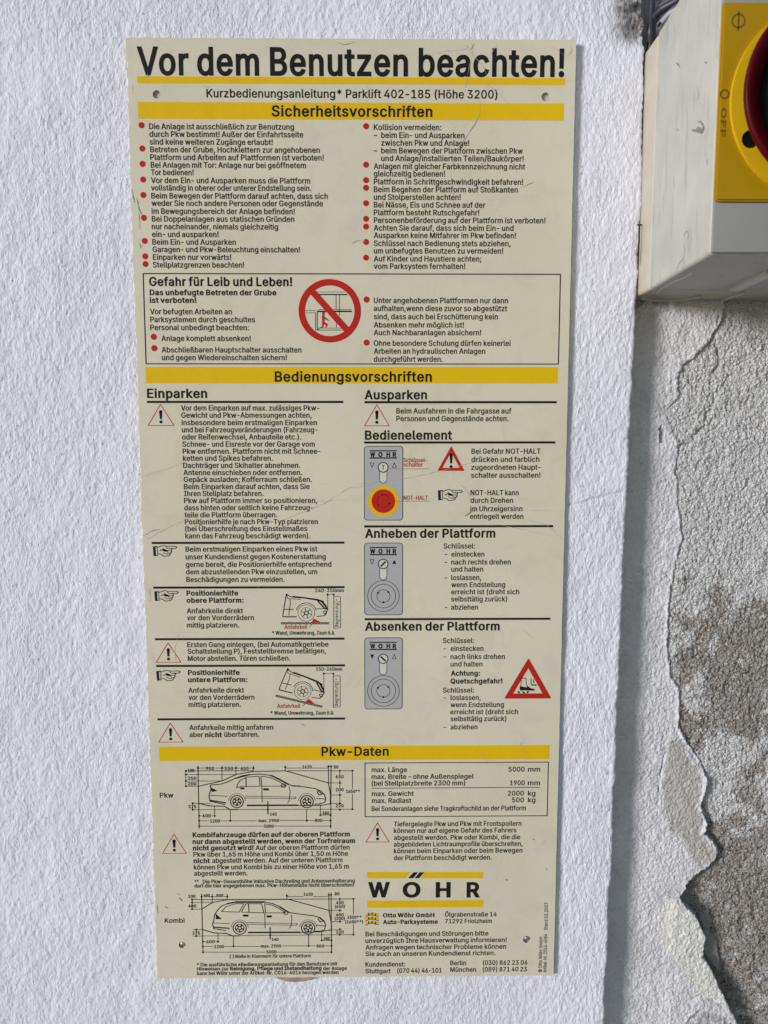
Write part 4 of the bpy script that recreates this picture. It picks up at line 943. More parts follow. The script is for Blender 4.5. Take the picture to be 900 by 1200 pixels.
# right column
para('heading', Z4, [(87,507,322,'Ausparken')], 6.1, 20, M_INK); rule('rule_line', Z4, 87, 520, 811, 517)
para('parking_text', Z4, [(207,561,640,'Beim Ausfahren in die Fahrgasse auf'),(207,590,629,'Personen und Gegenstände achten.')])
para('heading', ZB, [(61,52,414,'Bedienelement')], 6.1, 20, M_INK); rule('rule_line', ZB, 58, 65, 833, 63)
para('operating_text', ZB, [(493,110,773,'Bei Gefahr NOT-HALT'),(493,143,768,'drücken und farblich'),(492,175,773,'zugeordneten Haupt-'),(491,207,772,'schalter ausschalten!')])
para('operating_text', ZB, [(489,278,684,'NOT-HALT kann'),(489,309,661,'durch Drehen'),(488,343,699,'im Uhrzeigersinn'),(487,374,703,'entriegelt werden')])
rule('rule_line', ZB, 58, 404, 824, 404)
para('heading', ZB, [(61,450,589,'Anheben der Plattform')], 6.1, 20, M_INK)
para('operating_text', ZB, [(380,494,507,'Schlüssel:'),(384,527,394,'–'),(411,527,545,'einstecken'),(384,559,394,'–'),(411,559,652,'nach rechts drehen'),(411,588,540,'und halten'),(384,622,394,'–'),(411,622,532,'loslassen,'),(411,651,629,'wenn Endstellung'),(411,680,686,'erreicht ist (dreht sich'),(410,709,637,'selbsttätig zurück)'),(384,742,394,'–'),(410,742,519,'abziehen')])
rule('rule_line', ZB, 60, 780, 813, 780)
para('heading', ZB, [(61,827,607,'Absenken der Plattform')], 6.1, 20, M_INK)
para('operating_text', ZC, [(377,393,503,'Schlüssel:'),(379,425,389,'–'),(408,425,541,'einstecken'),(379,458,389,'–'),(408,458,628,'nach links drehen'),(408,488,537,'und halten')])
para('aid_title', ZC, [(409,525,527,'Achtung:'),(408,557,618,'Quetschgefahr!')], 3.6, BO)
para('operating_text', ZC, [(377,594,503,'Schlüssel:'),(379,624,389,'–'),(408,624,530,'loslassen,'),(408,653,624,'wenn Endstellung'),(407,682,681,'erreicht ist (dreht sich'),(408,710,634,'selbsttätig zurück)'),(379,743,389,'–'),(408,743,517,'abziehen')])
# control panels drawn on the sign
def panel_drawing(z, x0, y0, x1, y1, mode):
    a, b = z(x0, y0), z(x1, y1); r = 2.2
    def rr(k, w=None):
        x_0, y_0, x_1, y_1 = a[0]+k, a[1]+k, b[0]-k, b[1]-k; L_ = []
        for cx, cy, s in ((x_1-r, y_0+r, -90), (x_1-r, y_1-r, 0), (x_0+r, y_1-r, 90), (x_0+r, y_0+r, 180)):
            for i in range(5):
                t = R(s+i*22.5); L_.append((cx+r*math.cos(t), cy+r*math.sin(t)))
        return L_
    p = Print(); p.poly(rr(0)); root = emit('panel_drawing', p, M_GREY, sign, .08)
    k = Print(); k.line(rr(0), .45, True)
    dx = (x0+x1)/2-136; dy = y0-80
    f = lambda L_: z.pts([(x+dx, y+dy) for x, y in L_])
    k.line(f([(80,98),(190,98)]), .8); k.line(f([(80,127),(190,127)]), .9)
    for ch, u0, u1 in (('W',82,103),('O',115,133),('H',148,163),('R',173,189)):
        q0 = f([(u0,122)])[0]; q1 = f([(u1,122)])[0]; k.text(q0[0], q0[1], q1[0], ch, 3.1, 42)
    def tri(L_, fill):
        if fill: k.poly(f(L_))
        else: k.line(f(L_), .4, True)
    tri([(82,147),(98,147),(90,166)], mode == 'down'); tri([(180,147),(188,165),(172,165)], mode == 'up')
    emit('panel_lines', k, M_INK, root, .12)
    s = Print(); cs = f([(135,165)])[0]; rr3 = 3.4; low = f([(150,215),(146,225),(135,230),(124,225),(120,215)]); s.poly([(cs[0]+rr3*math.cos(R(t)), cs[1]+rr3*math.sin(R(t))) for t in range(150, 391, 15)]+[(low[0][0], cs[1]+rr3*.62)]+low+[(low[-1][0], cs[1]+rr3*.62)]); emit('key_slot', s, M_LGREY, root, .10)
    u = Print(); c = f([(135,165)])[0]; u.ring(c, 3.1, 3.75, 24); u.line(f([(120,181),(120,215),(124,225),(135,230),(146,225),(150,215),(150,181)]), .4)
    if mode == 'none': u.line([(c[0], c[1]-1.2), (c[0], c[1]+1.6)], .55); u.line([(c[0]-1.0, c[1]-1.4), (c[0]+1.0, c[1]-1.4)], .5)
    else:
        sg = 1 if mode == 'up' else -1; u.line([(c[0]-1.7*sg, c[1]+1.7), (c[0]+1.7*sg, c[1]-1.7)], 1.2)
    c2 = f([(136,302)])[0]; mmk = (z(200,300)[0]-z(100,300)[0])/100
    if mode == 'none':
        yl = Print(); yl.disc(c2, 63*mmk, 40); emit('yellow_disc', yl, M_YEL, root, .13)
        rd = Print(); rd.disc(c2, 48*mmk, 36); emit('stop_button', rd, M_RED, root, .16)
        u2 = Print()
        for a0 in (20, 140, 260): u2.ring(c2, 25*mmk, 27*mmk, 10, a0, a0+90); u2.disc((c2[0]+26*mmk*math.cos(R(a0)), c2[1]+26*mmk*math.sin(R(a0))), .7, 8)
        emit('turn_arrows', u2, M_INK, root, .20)
    else:
        c2 = f([(136,295)])[0]
        for rr_ in (65, 50, 27): u.ring(c2, rr_*mmk-.2, rr_*mmk+.15, 40)
        for a0 in (-40, 90, 210): u.disc((c2[0]+26*mmk*math.cos(R(a0)), c2[1]+26*mmk*math.sin(R(a0))), .75, 8)
    emit('key_outline', u, M_INK, root, .15)
    return root
panel_drawing(ZB, 58, 80, 214, 379, 'none')
panel_drawing(ZB, 59, 472, 213, 763, 'up')
panel_drawing(ZC, 60, 372, 212, 660, 'down')
para('red_caption', ZB, [(217,144,312,'Schlüssel-'),(217,162,295,'schalter')], 3.0, 8, M_REDL, .2)
para('red_caption', ZB, [(217,297,315,'NOT-HALT')], 3.0, 8, M_REDL, .2)
for L_ in ([(156,171),(320,171)], [(186,302),(322,302)]):
    p = Print(); p.line(ZB.pts(L_), .3); emit('leader_line', p, M_REDL, sign, .21)

# data table
frame('table_frame', ZD(61,118), ZD(805,116), ZD(62,336), .62)
for x0, x1, yb, s in ((88,231,155,'max. Länge'),): pass
para('table_text', ZD, [(88,155,231,'max. Länge'),(88,183,502,'max. Breite – ohne Außenspiegel'),(88,210,467,'(bei Stellplatzbreite 2300 mm)')])
for L_ in ([(643,153,708,'5000'),(722,153,771,'mm')], [(649,208,708,'1900'),(722,208,770,'mm')], [(640,250,705,'2000'),(722,250,752,'kg')], [(657,277,705,'500'),(722,277,752,'kg')]): para('table_value', ZD, L_)
para('table_text', ZD, [(89,252,259,'max. Gewicht'),(89,280,249,'max. Radlast'),(88,313,713,'Bei Sonderanlagen siehe Tragkraftschild an der Plattform')])
rule('table_line', ZD, 88, 219, 770, 218, .5)
para('warning_text', ZD, [(178,375,695,'Tiefergelegte Pkw und Pkw mit Frontspoilern'),(178,402,675,'können nur auf eigene Gefahr des Fahrers'),(178,430,690,'abgestellt werden. Pkw oder Kombi, die die'),(178,457,700,'abgebildeten Lichtraumprofile überschreiten,'),(178,484,699,'können beim Einparken oder beim Bewegen'),(178,512,575,'der Plattform beschädigt werden.')])
# maker's mark
p = Print()
for x0, x1 in ((70,232),(303,540)): p.poly([ZD(x0+(0 if x0 == 70 else -16),586), ZD(x0,560), ZD(x1+(12 if x0 == 70 else 0),560), ZD(x1-(4 if x0 == 70 else 0),586)])
root = emit('makers_mark', p, M_YEL, sign, .08)
p = Print(); a, b = ZD(70,677), ZD(540,702); p.poly([(a[0],a[1]),(b[0],a[1]),(b[0],b[1]),(a[0],b[1])]); emit('mark_bar', p, M_YEL, root, .08)
p = Print()
for ch, x0, x1 in (('W',74,162),('O',214,286),('H',348,408),('R',473,528)):
    a = ZD(x0,661); b = ZD(x1,661); p.text(a[0], a[1], b[0], ch, 11.2, 26)
p.poly(ZD.pts([(236,585),(256,585),(276,561),(258,561)])); p.poly(ZD.pts([(262,585),(280,585),(302,561),(283,561)]))
emit('mark_letters', p, M_INK, root, .16)
p = Print()
for k in range(3):
    y = 733+k*17; p.line(ZD.pts([(63,y+4),(76,y-3),(90,y-5),(104,y-1),(117,y-1)]), 1.75)
emit('wave_emblem', p, M_YEL, root, .1)
p = Print()
for k in range(3):
    y = 739+k*17; p.line(ZD.pts([(63,y+4),(76,y-3),(90,y-5),(104,y-1),(117,y+1)]), .5)
emit('wave_lines', p, M_INK, root, .12)
para('address_text', ZD, [(134,744,342,'Otto Wöhr GmbH'),(134,771,357,'Auto-Parksysteme')], 3.3, BO)
para('address_text', ZD, [(385,741,595,'Ölgrabenstraße 14'),(386,768,575,'71292 Friolzheim')], 3.4)
para('service_text', ZD, [(63,821,561,'Bei Beschädigungen und Störungen bitte'),(63,848,635,'unverzüglich Ihre Hausverwaltung informieren!'),(63,875,633,'Anfragen wegen technischer Probleme können'),(63,901,590,'Sie auch an unseren Kundendienst richten.')])
para('service_text', ZD, [(63,944,223,'Kundendienst:'),(407,938,471,'Berlin'),(539,937,719,'(030) 862 23 06'),(63,971,165,'Stuttgart'),(192,969,372,'(070 44) 46-101'),(407,965,511,'München'),(539,964,717,'(089) 871 40 23')])
p = Print(); a = ZD(778,966); b = ZD(778,823); p.text(a[0], a[1], a[0]+(a[1]-b[1]), '© Otto Wöhr GmbH', 2.6, 8, 90)
a = ZD(797,967); b = ZD(799,812); p.text(a[0], a[1], a[0]+(a[1]-b[1]), 'Artikel-Nr. C016-4084', 2.6, 8, 90)
b0 = ZD(799,795); b1 = ZD(799,684); p.text(a[0], b0[1], a[0]+(b0[1]-b1[1]), 'Stand 02.2007', 2.6, 8, 90)
emit('imprint_text', p, M_TXT, sign, .16)

# lower left
para('drawing_caption', ZE, [(60,258,115,'Pkw')]); para('drawing_caption', ZE, [(80,766,160,'Kombi')])
para('warning_text', ZE, [(193,419,830,'Kombifahrzeuge dürfen auf der oberen Plattform',3.6,BO),(193,446,851,'nur dann abgestellt werden, wenn der Torfreiraum',3.6,BO),(194,472,440,'nicht genutzt wird!',3.6,BO),(448,471,829,'Auf der oberen Plattform dürfen'),(196,498,823,'Pkw über 1,65 m Höhe und Kombi über 1,50 m Höhe'),
(197,524,263,'nicht',3.6,BO),(272,523,800,'abgestellt werden. Auf der unteren Plattform'),(198,550,826,'können Pkw und Kombi bis zu einer Höhe von 1,65 m'),(199,575,415,'abgestellt werden.')])
para('footnote', ZE, [(201,606,216,'**'),(234,606,850,'Die Pkw-Gesamthöhe inklusive Dachreling und Antennenhalterung'),(200,623,847,'darf die hier angegebenen max. Pkw-Höhenmaße nicht überschreiten!')], 2.8, 14)
para('footnote', ZE, [(343,908,360,'( )'),(366,908,672,'Maße in Klammern für untere Plattform')], 2.5, 13)
para('footnote', ZE, [(211,943,218,'*'),(225,943,779,'Die ausführliche »Bedienungsanleitung für den Benutzer« mit'),(211,960,338,'Hinweisen zur'),(345,959,715,'Reinigung, Pflege und Instandhaltung',2.8,24),(722,958,818,'der Anlage'),(211,978,784,'kann bei Wöhr unter der Artikel-Nr. C016-4016 bezogen werden')], 2.8, 14)

def car_diagram(z, wagon):
    body = Print(); S = 0 if not wagon else 1
    def B_(L_, w): body.line(z.pts(L_), w*1.35)
    if not wagon:
        outl = [(168,127),(175,121),(200,120),(224,117),(250,108),(290,90),(325,77),(360,72),(410,70),(450,75),(480,85),(515,104),(555,124),(620,131),(670,139),(698,150),(716,168),(722,188),(718,205),(690,214),(668,214)]
        B_(outl, .5); B_([(168,127),(173,140),(163,172),(168,200),(240,216)], .5)
        B_([(345,220),(590,219)], .9); B_([(295,135),(300,118),(312,100),(345,84),(403,80),(408,128),(315,130),(295,135)], .4)
        B_([(412,80),(455,86),(500,106),(532,127),(416,128),(412,80)], .4); B_([(416,128),(418,206)], .35); B_([(340,88),(341,128)], .5)
        B_([(545,128),(552,150),(548,195),(540,208)], .35); B_([(335,175),(580,180),(575,188),(335,184)], .3); B_([(168,172),(250,176)], .35); B_([(165,195),(245,208)], .7)
        B_([(460,76),(500,95),(545,120)], .8); B_([(290,90),(360,72)], .7)
        B_([(684,148),(706,166),(690,170),(680,152)], .5); B_([(676,185),(720,190)], .4); B_([(560,126),(600,128)], .7)
        for q in ([(312,134),(332,134),(332,143),(314,143)],[(422,138),(450,138),(450,148),(424,148)],[(172,134),(205,150),(176,156)]): body.poly(z.pts(q))
        B_([(508,122),(520,116),(532,124),(526,134),(512,132),(508,122)], .4)
        wh = [(297,202),(632,202)]; wr = 33
    else:
        outl = [(186,180),(190,150),(205,128),(222,110),(250,98),(290,90),(340,88),(430,90),(470,98),(505,114),(545,140),(600,148),(660,155),(695,164),(715,182),(722,200),(716,224),(690,230),(668,230)]
        B_(outl, .5); B_([(186,180),(180,195),(186,218),(245,226)], .5)
        B_([(350,236),(600,235)], .9); B_([(222,136),(245,112),(290,98),(330,98),(308,138),(222,136)], .4); B_([(318,138),(340,98),(415,98),(426,142),(318,138)], .4); B_([(352,98),(355,140)], .5)
        B_([(430,98),(470,106),(500,122),(530,142),(434,142),(430,98)], .4); B_([(430,142),(432,216)], .35); B_([(556,150),(560,170),(556,205),(548,216)], .35)
        B_([(345,188),(588,194),(582,202),(345,196)], .3); B_([(184,190),(262,194)], .35); B_([(184,210),(262,216)], .7); B_([(290,90),(430,90)], 1.0); B_([(250,98),(290,90)], .8); B_([(500,112),(545,140)], .8)
        B_([(688,162),(712,182),(696,186),(684,168)], .5); B_([(678,200),(720,205)], .4)
        for q in ([(324,150),(352,150),(352,160),(328,160)],[(438,154),(464,154),(464,164),(440,164)],[(196,146),(224,172),(196,172)]): body.poly(z.pts(q))
        B_([(520,138),(530,132),(542,140),(536,150),(524,148),(520,138)], .4)
        wh = [(310,215),(638,214)]; wr = 34
    k = (z(300,100)[0]-z(200,100)[0])/100
    for c in wh:
        c = z(*c); wheel_print(body, c, wr*k, 5, .7); body.ring(c, (wr+8)*k-.2, (wr+8)*k+.1, 20, 185, 355)
    root = emit('kombi_drawing' if wagon else 'saloon_drawing', body, M_INK, sign, .12)
    d = Print()
    def D_(L_, w=.28): d.line(z.pts(L_), w*1.45)
    def dots(L_):
        for q in L_:
            x, y = z(*q); d.poly([(x-.95, y), (x, y-.95), (x+.95, y), (x, y+.95)])
    if not wagon:
        D_([(50,54),(372,54),(372,57),(528,54)], .35); D_([(540,54),(850,54)], .35); D_([(50,72),(292,72)]); D_([(50,103),(225,103)]); D_([(50,128),(112,128)]); D_([(80,240),(850,238)]); D_([(80,210),(170,210)])
        D_([(735,112),(800,112)]); D_([(750,170),(800,170)]); D_([(740,210),(800,210)])
        D_([(110,30),(112,128),(116,330)], .4); D_([(225,30),(225,103)]); D_([(292,30),(292,72)]); D_([(375,30),(375,54)]); D_([(528,30),(528,54)]); D_([(735,26),(736,112)], .35); D_([(748,26),(746,330)], .4)
        D_([(112,128),(225,103),(292,72),(375,57),(528,54),(735,112),(745,165),(745,212),(700,220),(590,221)], .45); D_([(113,210),(165,222),(235,224),(265,240),(300,240)], .5)
        for a_, b_ in ((108,146),(190,238),(280,314),(354,376),(528,608),(657,735)): D_([(a_,41),(b_,41)])
        dots([(110,41),(225,41),(292,41),(376,41),(528,36),(735,34),(748,34),(52,54),(52,72),(52,103),(52,128),(85,210),(85,240),(790,54),(790,112),(790,170),(790,210),(790,240),(850,54),(850,238)])
        D_([(52,50),(52,132)]); D_([(850,54),(850,140)]); D_([(850,165),(850,238)]); D_([(790,54),(790,75)]); D_([(790,95),(790,135)]); D_([(790,155),(790,205)])
        D_([(190,224),(190,275)]); D_([(265,240),(265,300)]); D_([(630,238),(630,300)]); D_([(697,215),(697,272)]); D_([(445,200),(445,262)], .5); D_([(85,205),(85,246)])
        for a_, b_, y in ((114,130,270),(176,190,270),(114,165,294),(218,394,294),(500,667,292),(708,745,292),(114,424,319),(476,745,319),(697,745,266)): D_([(a_,y),(b_,y)])
        dots([(116,270),(190,270),(116,294),(265,293),(632,292),(745,292),(116,319),(745,319),(697,266),(745,266),(445,240)])
        T_ = [(148,50,187,'900'),(238,50,278,'550'),(315,50,352,'450'),(610,43,655,'1620'),(760,43,783,'80'),(62,60,92,'100'),(62,97,102,'250'),(62,124,102,'200'),(65,233,102,'275'),(770,90,808,'650'),(770,152,808,'200'),(770,229,808,'220'),(820,160,886,'1650**'),
              (132,277,172,'600'),(168,302,215,'1200'),(400,300,498,'max. 2900'),(670,299,706,'800'),(427,327,473,'5000'),(455,269,487,'140'),(706,264,738,'380')]
    else:
        D_([(80,78),(250,78),(535,76),(855,75)], .35); D_([(80,92),(180,92)]); D_([(80,124),(130,124)]); D_([(85,253),(855,246)]); D_([(85,222),(135,222)])
        D_([(735,130),(800,130)]); D_([(748,184),(800,184)]); D_([(720,228),(800,220)])
        D_([(127,50),(129,124),(134,336)], .4); D_([(178,50),(178,95)]); D_([(250,50),(250,80)]); D_([(536,50),(536,76)]); D_([(737,44),(738,130)], .35); D_([(748,44),(750,336)], .4)
        D_([(129,124),(180,92),(250,79),(545,77),(738,130),(748,184),(750,222),(700,233),(600,236)], .45); D_([(131,222),(190,238),(245,240),(275,252),(310,252)], .5)
        for a_, b_ in ((127,133),(166,198),(234,252),(536,615),(662,737)): D_([(a_,64),(b_,64)])
        dots([(127,64),(178,64),(250,64),(536,60),(737,56),(748,56),(82,78),(82,92),(82,124),(102,222),(102,253),(790,75),(790,130),(790,184),(790,220),(790,247),(855,75),(855,246)])
        D_([(82,74),(82,128)]); D_([(855,75),(855,150)]); D_([(855,196),(855,246)]); D_([(790,75),(790,84)]); D_([(790,122),(790,138)]); D_([(790,176),(790,186)]); D_([(102,218),(102,256)])
        D_([(206,238),(206,285)]); D_([(280,252),(280,306)]); D_([(640,246),(640,306)]); D_([(703,232),(703,276)]); D_([(456,210),(456,270)], .5)
        for a_, b_, y in ((134,148,280),(192,208,280),(134,184,303),(236,410,303),(512,675,300),(716,750,300),(134,434,330),(488,750,330),(703,750,274)): D_([(a_,y),(b_,y)])
        dots([(134,280),(206,280),(134,303),(280,302),(640,300),(750,300),(134,330),(750,330),(703,274),(750,274),(456,248)])
        T_ = [(136,66,166,'400'),(198,66,232,'800'),(617,60,660,'1620'),(765,58,788,'80'),(64,70,98,'100'),(64,116,102,'400'),(84,246,120,'275'),(772,100,808,'450'),(766,118,814,'(650)'),(772,158,808,'400'),(766,176,814,'(200)'),(772,241,808,'220'),(826,170,892,'1500**'),(816,192,900,'(1650**)'),
              (150,287,190,'600'),(188,311,234,'1200'),(412,308,508,'max. 2900'),(678,308,714,'800'),(438,336,486,'5000'),(464,276,496,'140'),(712,272,742,'380')]
    emit('dimension_lines', d, M_THIN, root, .15)
    t_ = Print()
    for x0, yb, x1, s in T_:
        a = z(x0, yb); b = z(x1, yb); t_.text(a[0], a[1], b[0], s, 2.4, 16)
    emit('dimension_text', t_, M_TXT, root, .17)['kind'] = 'stuff'
car_diagram(ZP, False); car_diagram(ZK, True)

# ---- scratches, scuffs and stains on the sign
def scratch(pts, w, m=M_SCR, jit=.25, h=.235, taper=True):
    P_ = [mm(*p) for p in pts]; fine = []
    for a, b in zip(P_[:-1], P_[1:]):
        n = max(2, int(math.hypot(b[0]-a[0], b[1]-a[1])/2.5))
        for i in range(n): fine.append((a[0]+(b[0]-a[0])*i/n+random.uniform(-jit, jit), a[1]+(b[1]-a[1])*i/n+random.uniform(-jit, jit)))
    fine.append(P_[-1]); n = len(fine); vs = []
    for i, (x, y) in enumerate(fine):
        q = fine[min(i+1, n-1)]; o = fine[max(i-1, 0)]; dx, dy = q[0]-o[0], q[1]-o[1]; L_ = math.hypot(dx, dy) or 1
        ww = (.75 if m is M_SCR else 1)*w*(random.uniform(.15, 1.0))*(math.sin(math.pi*(i+.3)/(n-.4))**.5 if taper else 1)/2
        vs += [(x-dy/L_*ww, y+dx/L_*ww), (x+dy/L_*ww, y-dx/L_*ww)]
    SC_[m].add(vs, [(2*i, 2*i+1, 2*i+3, 2*i+2) for i in range(n-1)])
SC_ = {M_SCR: Print(), M_SCR2: Print()}
for pts, w in [([(538,50),(552,62),(566,78),(574,96),(566,110)],.45),([(500,66),(520,60),(545,58),(560,64)],.35),([(556,52),(551,72),(547,96),(540,118)],.4),([(566,96),(584,110),(600,124)],.5),
               ([(562,118),(562,132),(556,146),(546,160),(538,172),(532,185)],1.0),([(583,50),(578,60),(572,68)],.4),([(640,52),(655,60),(668,72)],.35),([(534,185),(528,205),(531,228),(530,250)],.35),
               ([(170,633),(190,622),(210,612),(232,603)],.55),([(325,612),(352,601),(380,590),(408,572),(440,568)],.5),([(408,568),(470,562),(520,551),(560,540),(600,528)],.45),([(330,595),(365,588),(408,586)],.3),
               ([(540,585),(575,590),(620,598),(660,599)],.5),([(570,612),(610,620),(655,630)],.45),([(600,604),(640,615),(662,633)],.4),([(610,220),(618,216),(626,213)],.7),([(412,286),(418,282),(428,283)],.7),
               ([(238,101),(244,103),(248,105)],.9),([(376,568),(400,566)],.3),([(300,690),(330,672),(360,655)],.35),([(160,560),(200,548),(230,536)],.3),([(210,740),(205,760),(207,800)],.3),([(470,130),(476,180),(474,240)],.25),
               ([(610,735),(624,748),(632,745)],.4),([(620,860),(610,872),(618,890)],.35),([(530,560),(545,572),(553,590)],.35),([(634,990),(640,985)],.7),([(560,870),(574,905)],.25)]:
    scratch(pts, w)
for pts, w in [([(163,250),(164,268)],.6),([(160,232),(163,246),(168,254)],.8),([(154,222),(158,238)],.5),([(163,285),(165,290),(167,287)],1.0),([(167,628),(176,623),(188,620)],.7),([(173,87),(174,90)],1.5),
               ([(546,53),(552,58),(556,50)],.5),([(394,50),(404,53),(416,49)],.6),([(664,66),(670,60),(668,55)],.5),([(625,983),(626,984)],1.4),([(640,1018),(641,1019)],1.2),([(592,1030),(594,1032)],1.1),([(210,1052),(213,1056)],1.2),
               ([(193,1062),(197,1064)],.6),([(206,1046),(211,1049)],.6),([(156,100),(156,112)],.4),([(175,690),(176,705)],.5),([(184,1060),(185,1070)],.5),([(545,605),(552,600),(558,596)],1.0),([(352,848),(357,851)],.7)]:
    scratch(pts, w, M_SCR2, .35)
emit('scratch_marks', SC_[M_SCR], M_SCR, sign, .235)['kind'] = 'stuff'
emit('scuff_marks', SC_[M_SCR2], M_SCR2, sign, .26)['kind'] = 'stuff'
# brown glue squeezed out under the lower edge
gl = [mm(x, y) for x, y in [(318,1143.5),(326,1148),(336,1150.5),(346,1151.5),(356,1150.5),(366,1148.5),(375,1143.5)]]
bmv = [(x*.001, .0004, TOP-y*.001) for x, y in gl]; nb = len(bmv)
vs = bmv+[(x*.001, .0035, TOP-(y-.3)*.001) for x, y in gl]
fs = [tuple(range(nb)), tuple(range(2*nb-1, nb-1, -1))]+[(i, i+nb, (i+1) % nb+nb, (i+1) % nb) for i in range(nb)]
o = link_mesh('glue_smear', vs, fs, mat('dried_glue', (.42, .35, .26), .45, .9, 120, var_col=(.16, .11, .08)), sign); fix_normals(o)

# ------------------------------------------------------------------ switch box
M_BASE = mat('cream_box_plastic', (.45, .405, .33), .45, .5, 60, .2, 300, var_col=(.36, .31, .24))
M_FRONT = mat('grey_lid_face', (.25, .247, .24), .5, .4, 40, .15, 300, var_col=(.215, .21, .205))
def side_material():
    m = mat('dusty_lid_plastic', (.46, .45, .42), .5, .75, 22, .3, 250, var_col=(.33, .32, .29))
    N = Node(m); p = N.n['Principled BSDF']; tc = N.add('ShaderNodeTexCoord')
    mp = N.add('ShaderNodeMapping'); mp.inputs['Scale'].default_value = (1, 1, .16); N.link(tc.outputs['Object'], mp.inputs[0])
    nz = N.add('ShaderNodeTexNoise', i_Scale=150.0, i_Detail=6.0, i_Roughness=.7, i_Distortion=.4); N.link(mp.outputs[0], nz.inputs['Vector'])
    r_ = N.add('ShaderNodeMapRange', i_1=.54, i_2=.76, i_3=0.0, i_4=.9); N.link(nz.outputs['Fac'], r_.inputs[0])
    src = p.inputs['Base Color'].links[0].from_socket
    mx = N.add('ShaderNodeMix', data_type='RGBA'); mx.inputs[7].default_value = (.22, .21, .19, 1)
    N.link(r_.outputs[0], mx.inputs[0]); N.link(src, mx.inputs[6]); N.link(mx.outputs[2], p.inputs['Base Color'])
    return m
M_SIDE = side_material()
M_BYEL = mat('yellow_plate_plastic', (.385, .22, .003), .45, .5, 50, .1, 300, .18, var_col=(.37, .20, .004))
M_RING = mat('yellow_collar_plastic', (.62, .38, .008), .4, .4, 60, .1, 300, .25, var_col=(.54, .33, .01))
M_KNOB = mat('dark_red_knob_plastic', (.075, .001, .004), .42, .4, 60, .1, 300, .1, var_col=(.05, .001, .003))
M_BLK = mat('black_plastic', (.008, .006, .007), .6, .4, 80, spec=.1)  # shade of the knob recess and padlock holes, put in as colour
M_BMARK = mat('plate_marking', (.14, .08, .01), .5, .4, 200)

FY = -0.117
left_x = (at(755.2, 100, WALL_Y).x + at(747, 330, WALL_Y).x)/2 + .0006
bz0 = at(748, 347, WALL_Y).z; bz1 = at(755, 57, WALL_Y).z
fx = at(834.3, 240, FY).x; fz0 = at(833, 298, FY).z
box = bpy.data.objects.new('switch_box', None); COL.objects.link(box); box.location = (0, 0, 0)
tag(box, 'pale grey main switch box with yellow plate and dark red rotary handle', 'switch box')
BW = 2*(at(963, 121, FY).x-fx) + .002
def rbox(x0, x1, y0, y1, z0, z1, r=.003, seg=3, taper=0.0, mx0=None):
    bm = bmesh.new(); vs = []
    for x, y, z in ((x0,y0,z0),(x1,y0,z0),(x1,y1,z0),(x0,y1,z0),(x0,y0,z1),(x1,y0,z1),(x1,y1,z1),(x0,y1,z1)): vs.append(bm.verts.new((x, y, z)))
    for f in ((0,1,2,3),(7,6,5,4),(0,4,5,1),(1,5,6,2),(2,6,7,3),(3,7,4,0)): bm.faces.new([vs[i] for i in f])
    bmesh.ops.recalc_face_normals(bm, faces=bm.faces)
    if r: bmesh.ops.bevel(bm, geom=list(bm.edges), offset=r, segments=seg, profile=.5, affect='EDGES')
    return bm
SEAM = -.0175
x_r = left_x+BW+.006
bm = rbox(left_x+.0004, x_r-.0004, SEAM+.0006, RECESS_Y+.006, bz0+.0004, bz1-.0004, .0022)
bm_obj('base_shell', bm, M_BASE, box, True)
bm = rbox(left_x, x_r, FY, SEAM, bz0, bz1, .0026, 4)
# the lid narrows very slightly towards its face
for v in bm.verts:
    t = (SEAM-v.co.y)/(SEAM-FY); v.co.x += (fx-left_x)*t if v.co.x < (left_x+x_r)/2 else -(fx-left_x)*t
    v.co.z += (fz0-bz0)*t if v.co.z < (bz0+bz1)/2 else -(fz0-bz0)*t
bm_obj('lid', bm, M_SIDE, box, True)
# grey face sheet, 1 mm proud
bm = rbox(fx+.0006, fx+BW-.0030, FY-.0012, FY+.001, fz0+.0008, bz1-(fz0-bz0)-.0030, .0006, 2)
bm_obj('face_sheet', bm, M_FRONT, box, True)
# yellow plate with rounded corners
PL, PT, PB = at(840.6, 121, FY-.0012).x, at(900, 5, FY-.0012).z, at(880, 237, FY-.0012).z
cxp = at(963, 121, FY-.0012).x; czp = (PT+PB)/2
def rounded_plate(x0, x1, z0, z1, r, y0, y1, m, name, parent):
    L_ = []
    for cx, cz, s in ((x1-r,z1-r,0),(x0+r,z1-r,90),(x0+r,z0+r,180),(x1-r,z0+r,270)):
        for i in range(7): t = R(s+i*15); L_.append((cx+r*math.cos(t), cz+r*math.sin(t)))
    n = len(L_); vs = [(x, y0, z) for x, z in L_]+[(x, y1, z) for x, z in L_]
    fs = [tuple(range(n)), tuple(range(2*n-1, n-1, -1))]+[(i, i+n, (i+1) % n+n, (i+1) % n) for i in range(n)]
    me = bpy.data.meshes.new(name); me.from_pydata(vs, [], fs)
    bm = bmesh.new(); bm.from_mesh(me); bmesh.ops.recalc_face_normals(bm, faces=bm.faces)
    bmesh.ops.bevel(bm, geom=[e for e in bm.edges if abs(e.verts[0].co.y-y0) < 1e-7 and abs(e.verts[1].co.y-y0) < 1e-7], offset=abs(y1-y0)*.35, segments=2, affect='EDGES')
    return bm_obj(name, bm, m, parent, True)
PY = FY-.0034
plate = rounded_plate(PL, 2*cxp-PL, PB, PT, .0022, PY, FY-.0010, M_BYEL, 'yellow_plate', box)
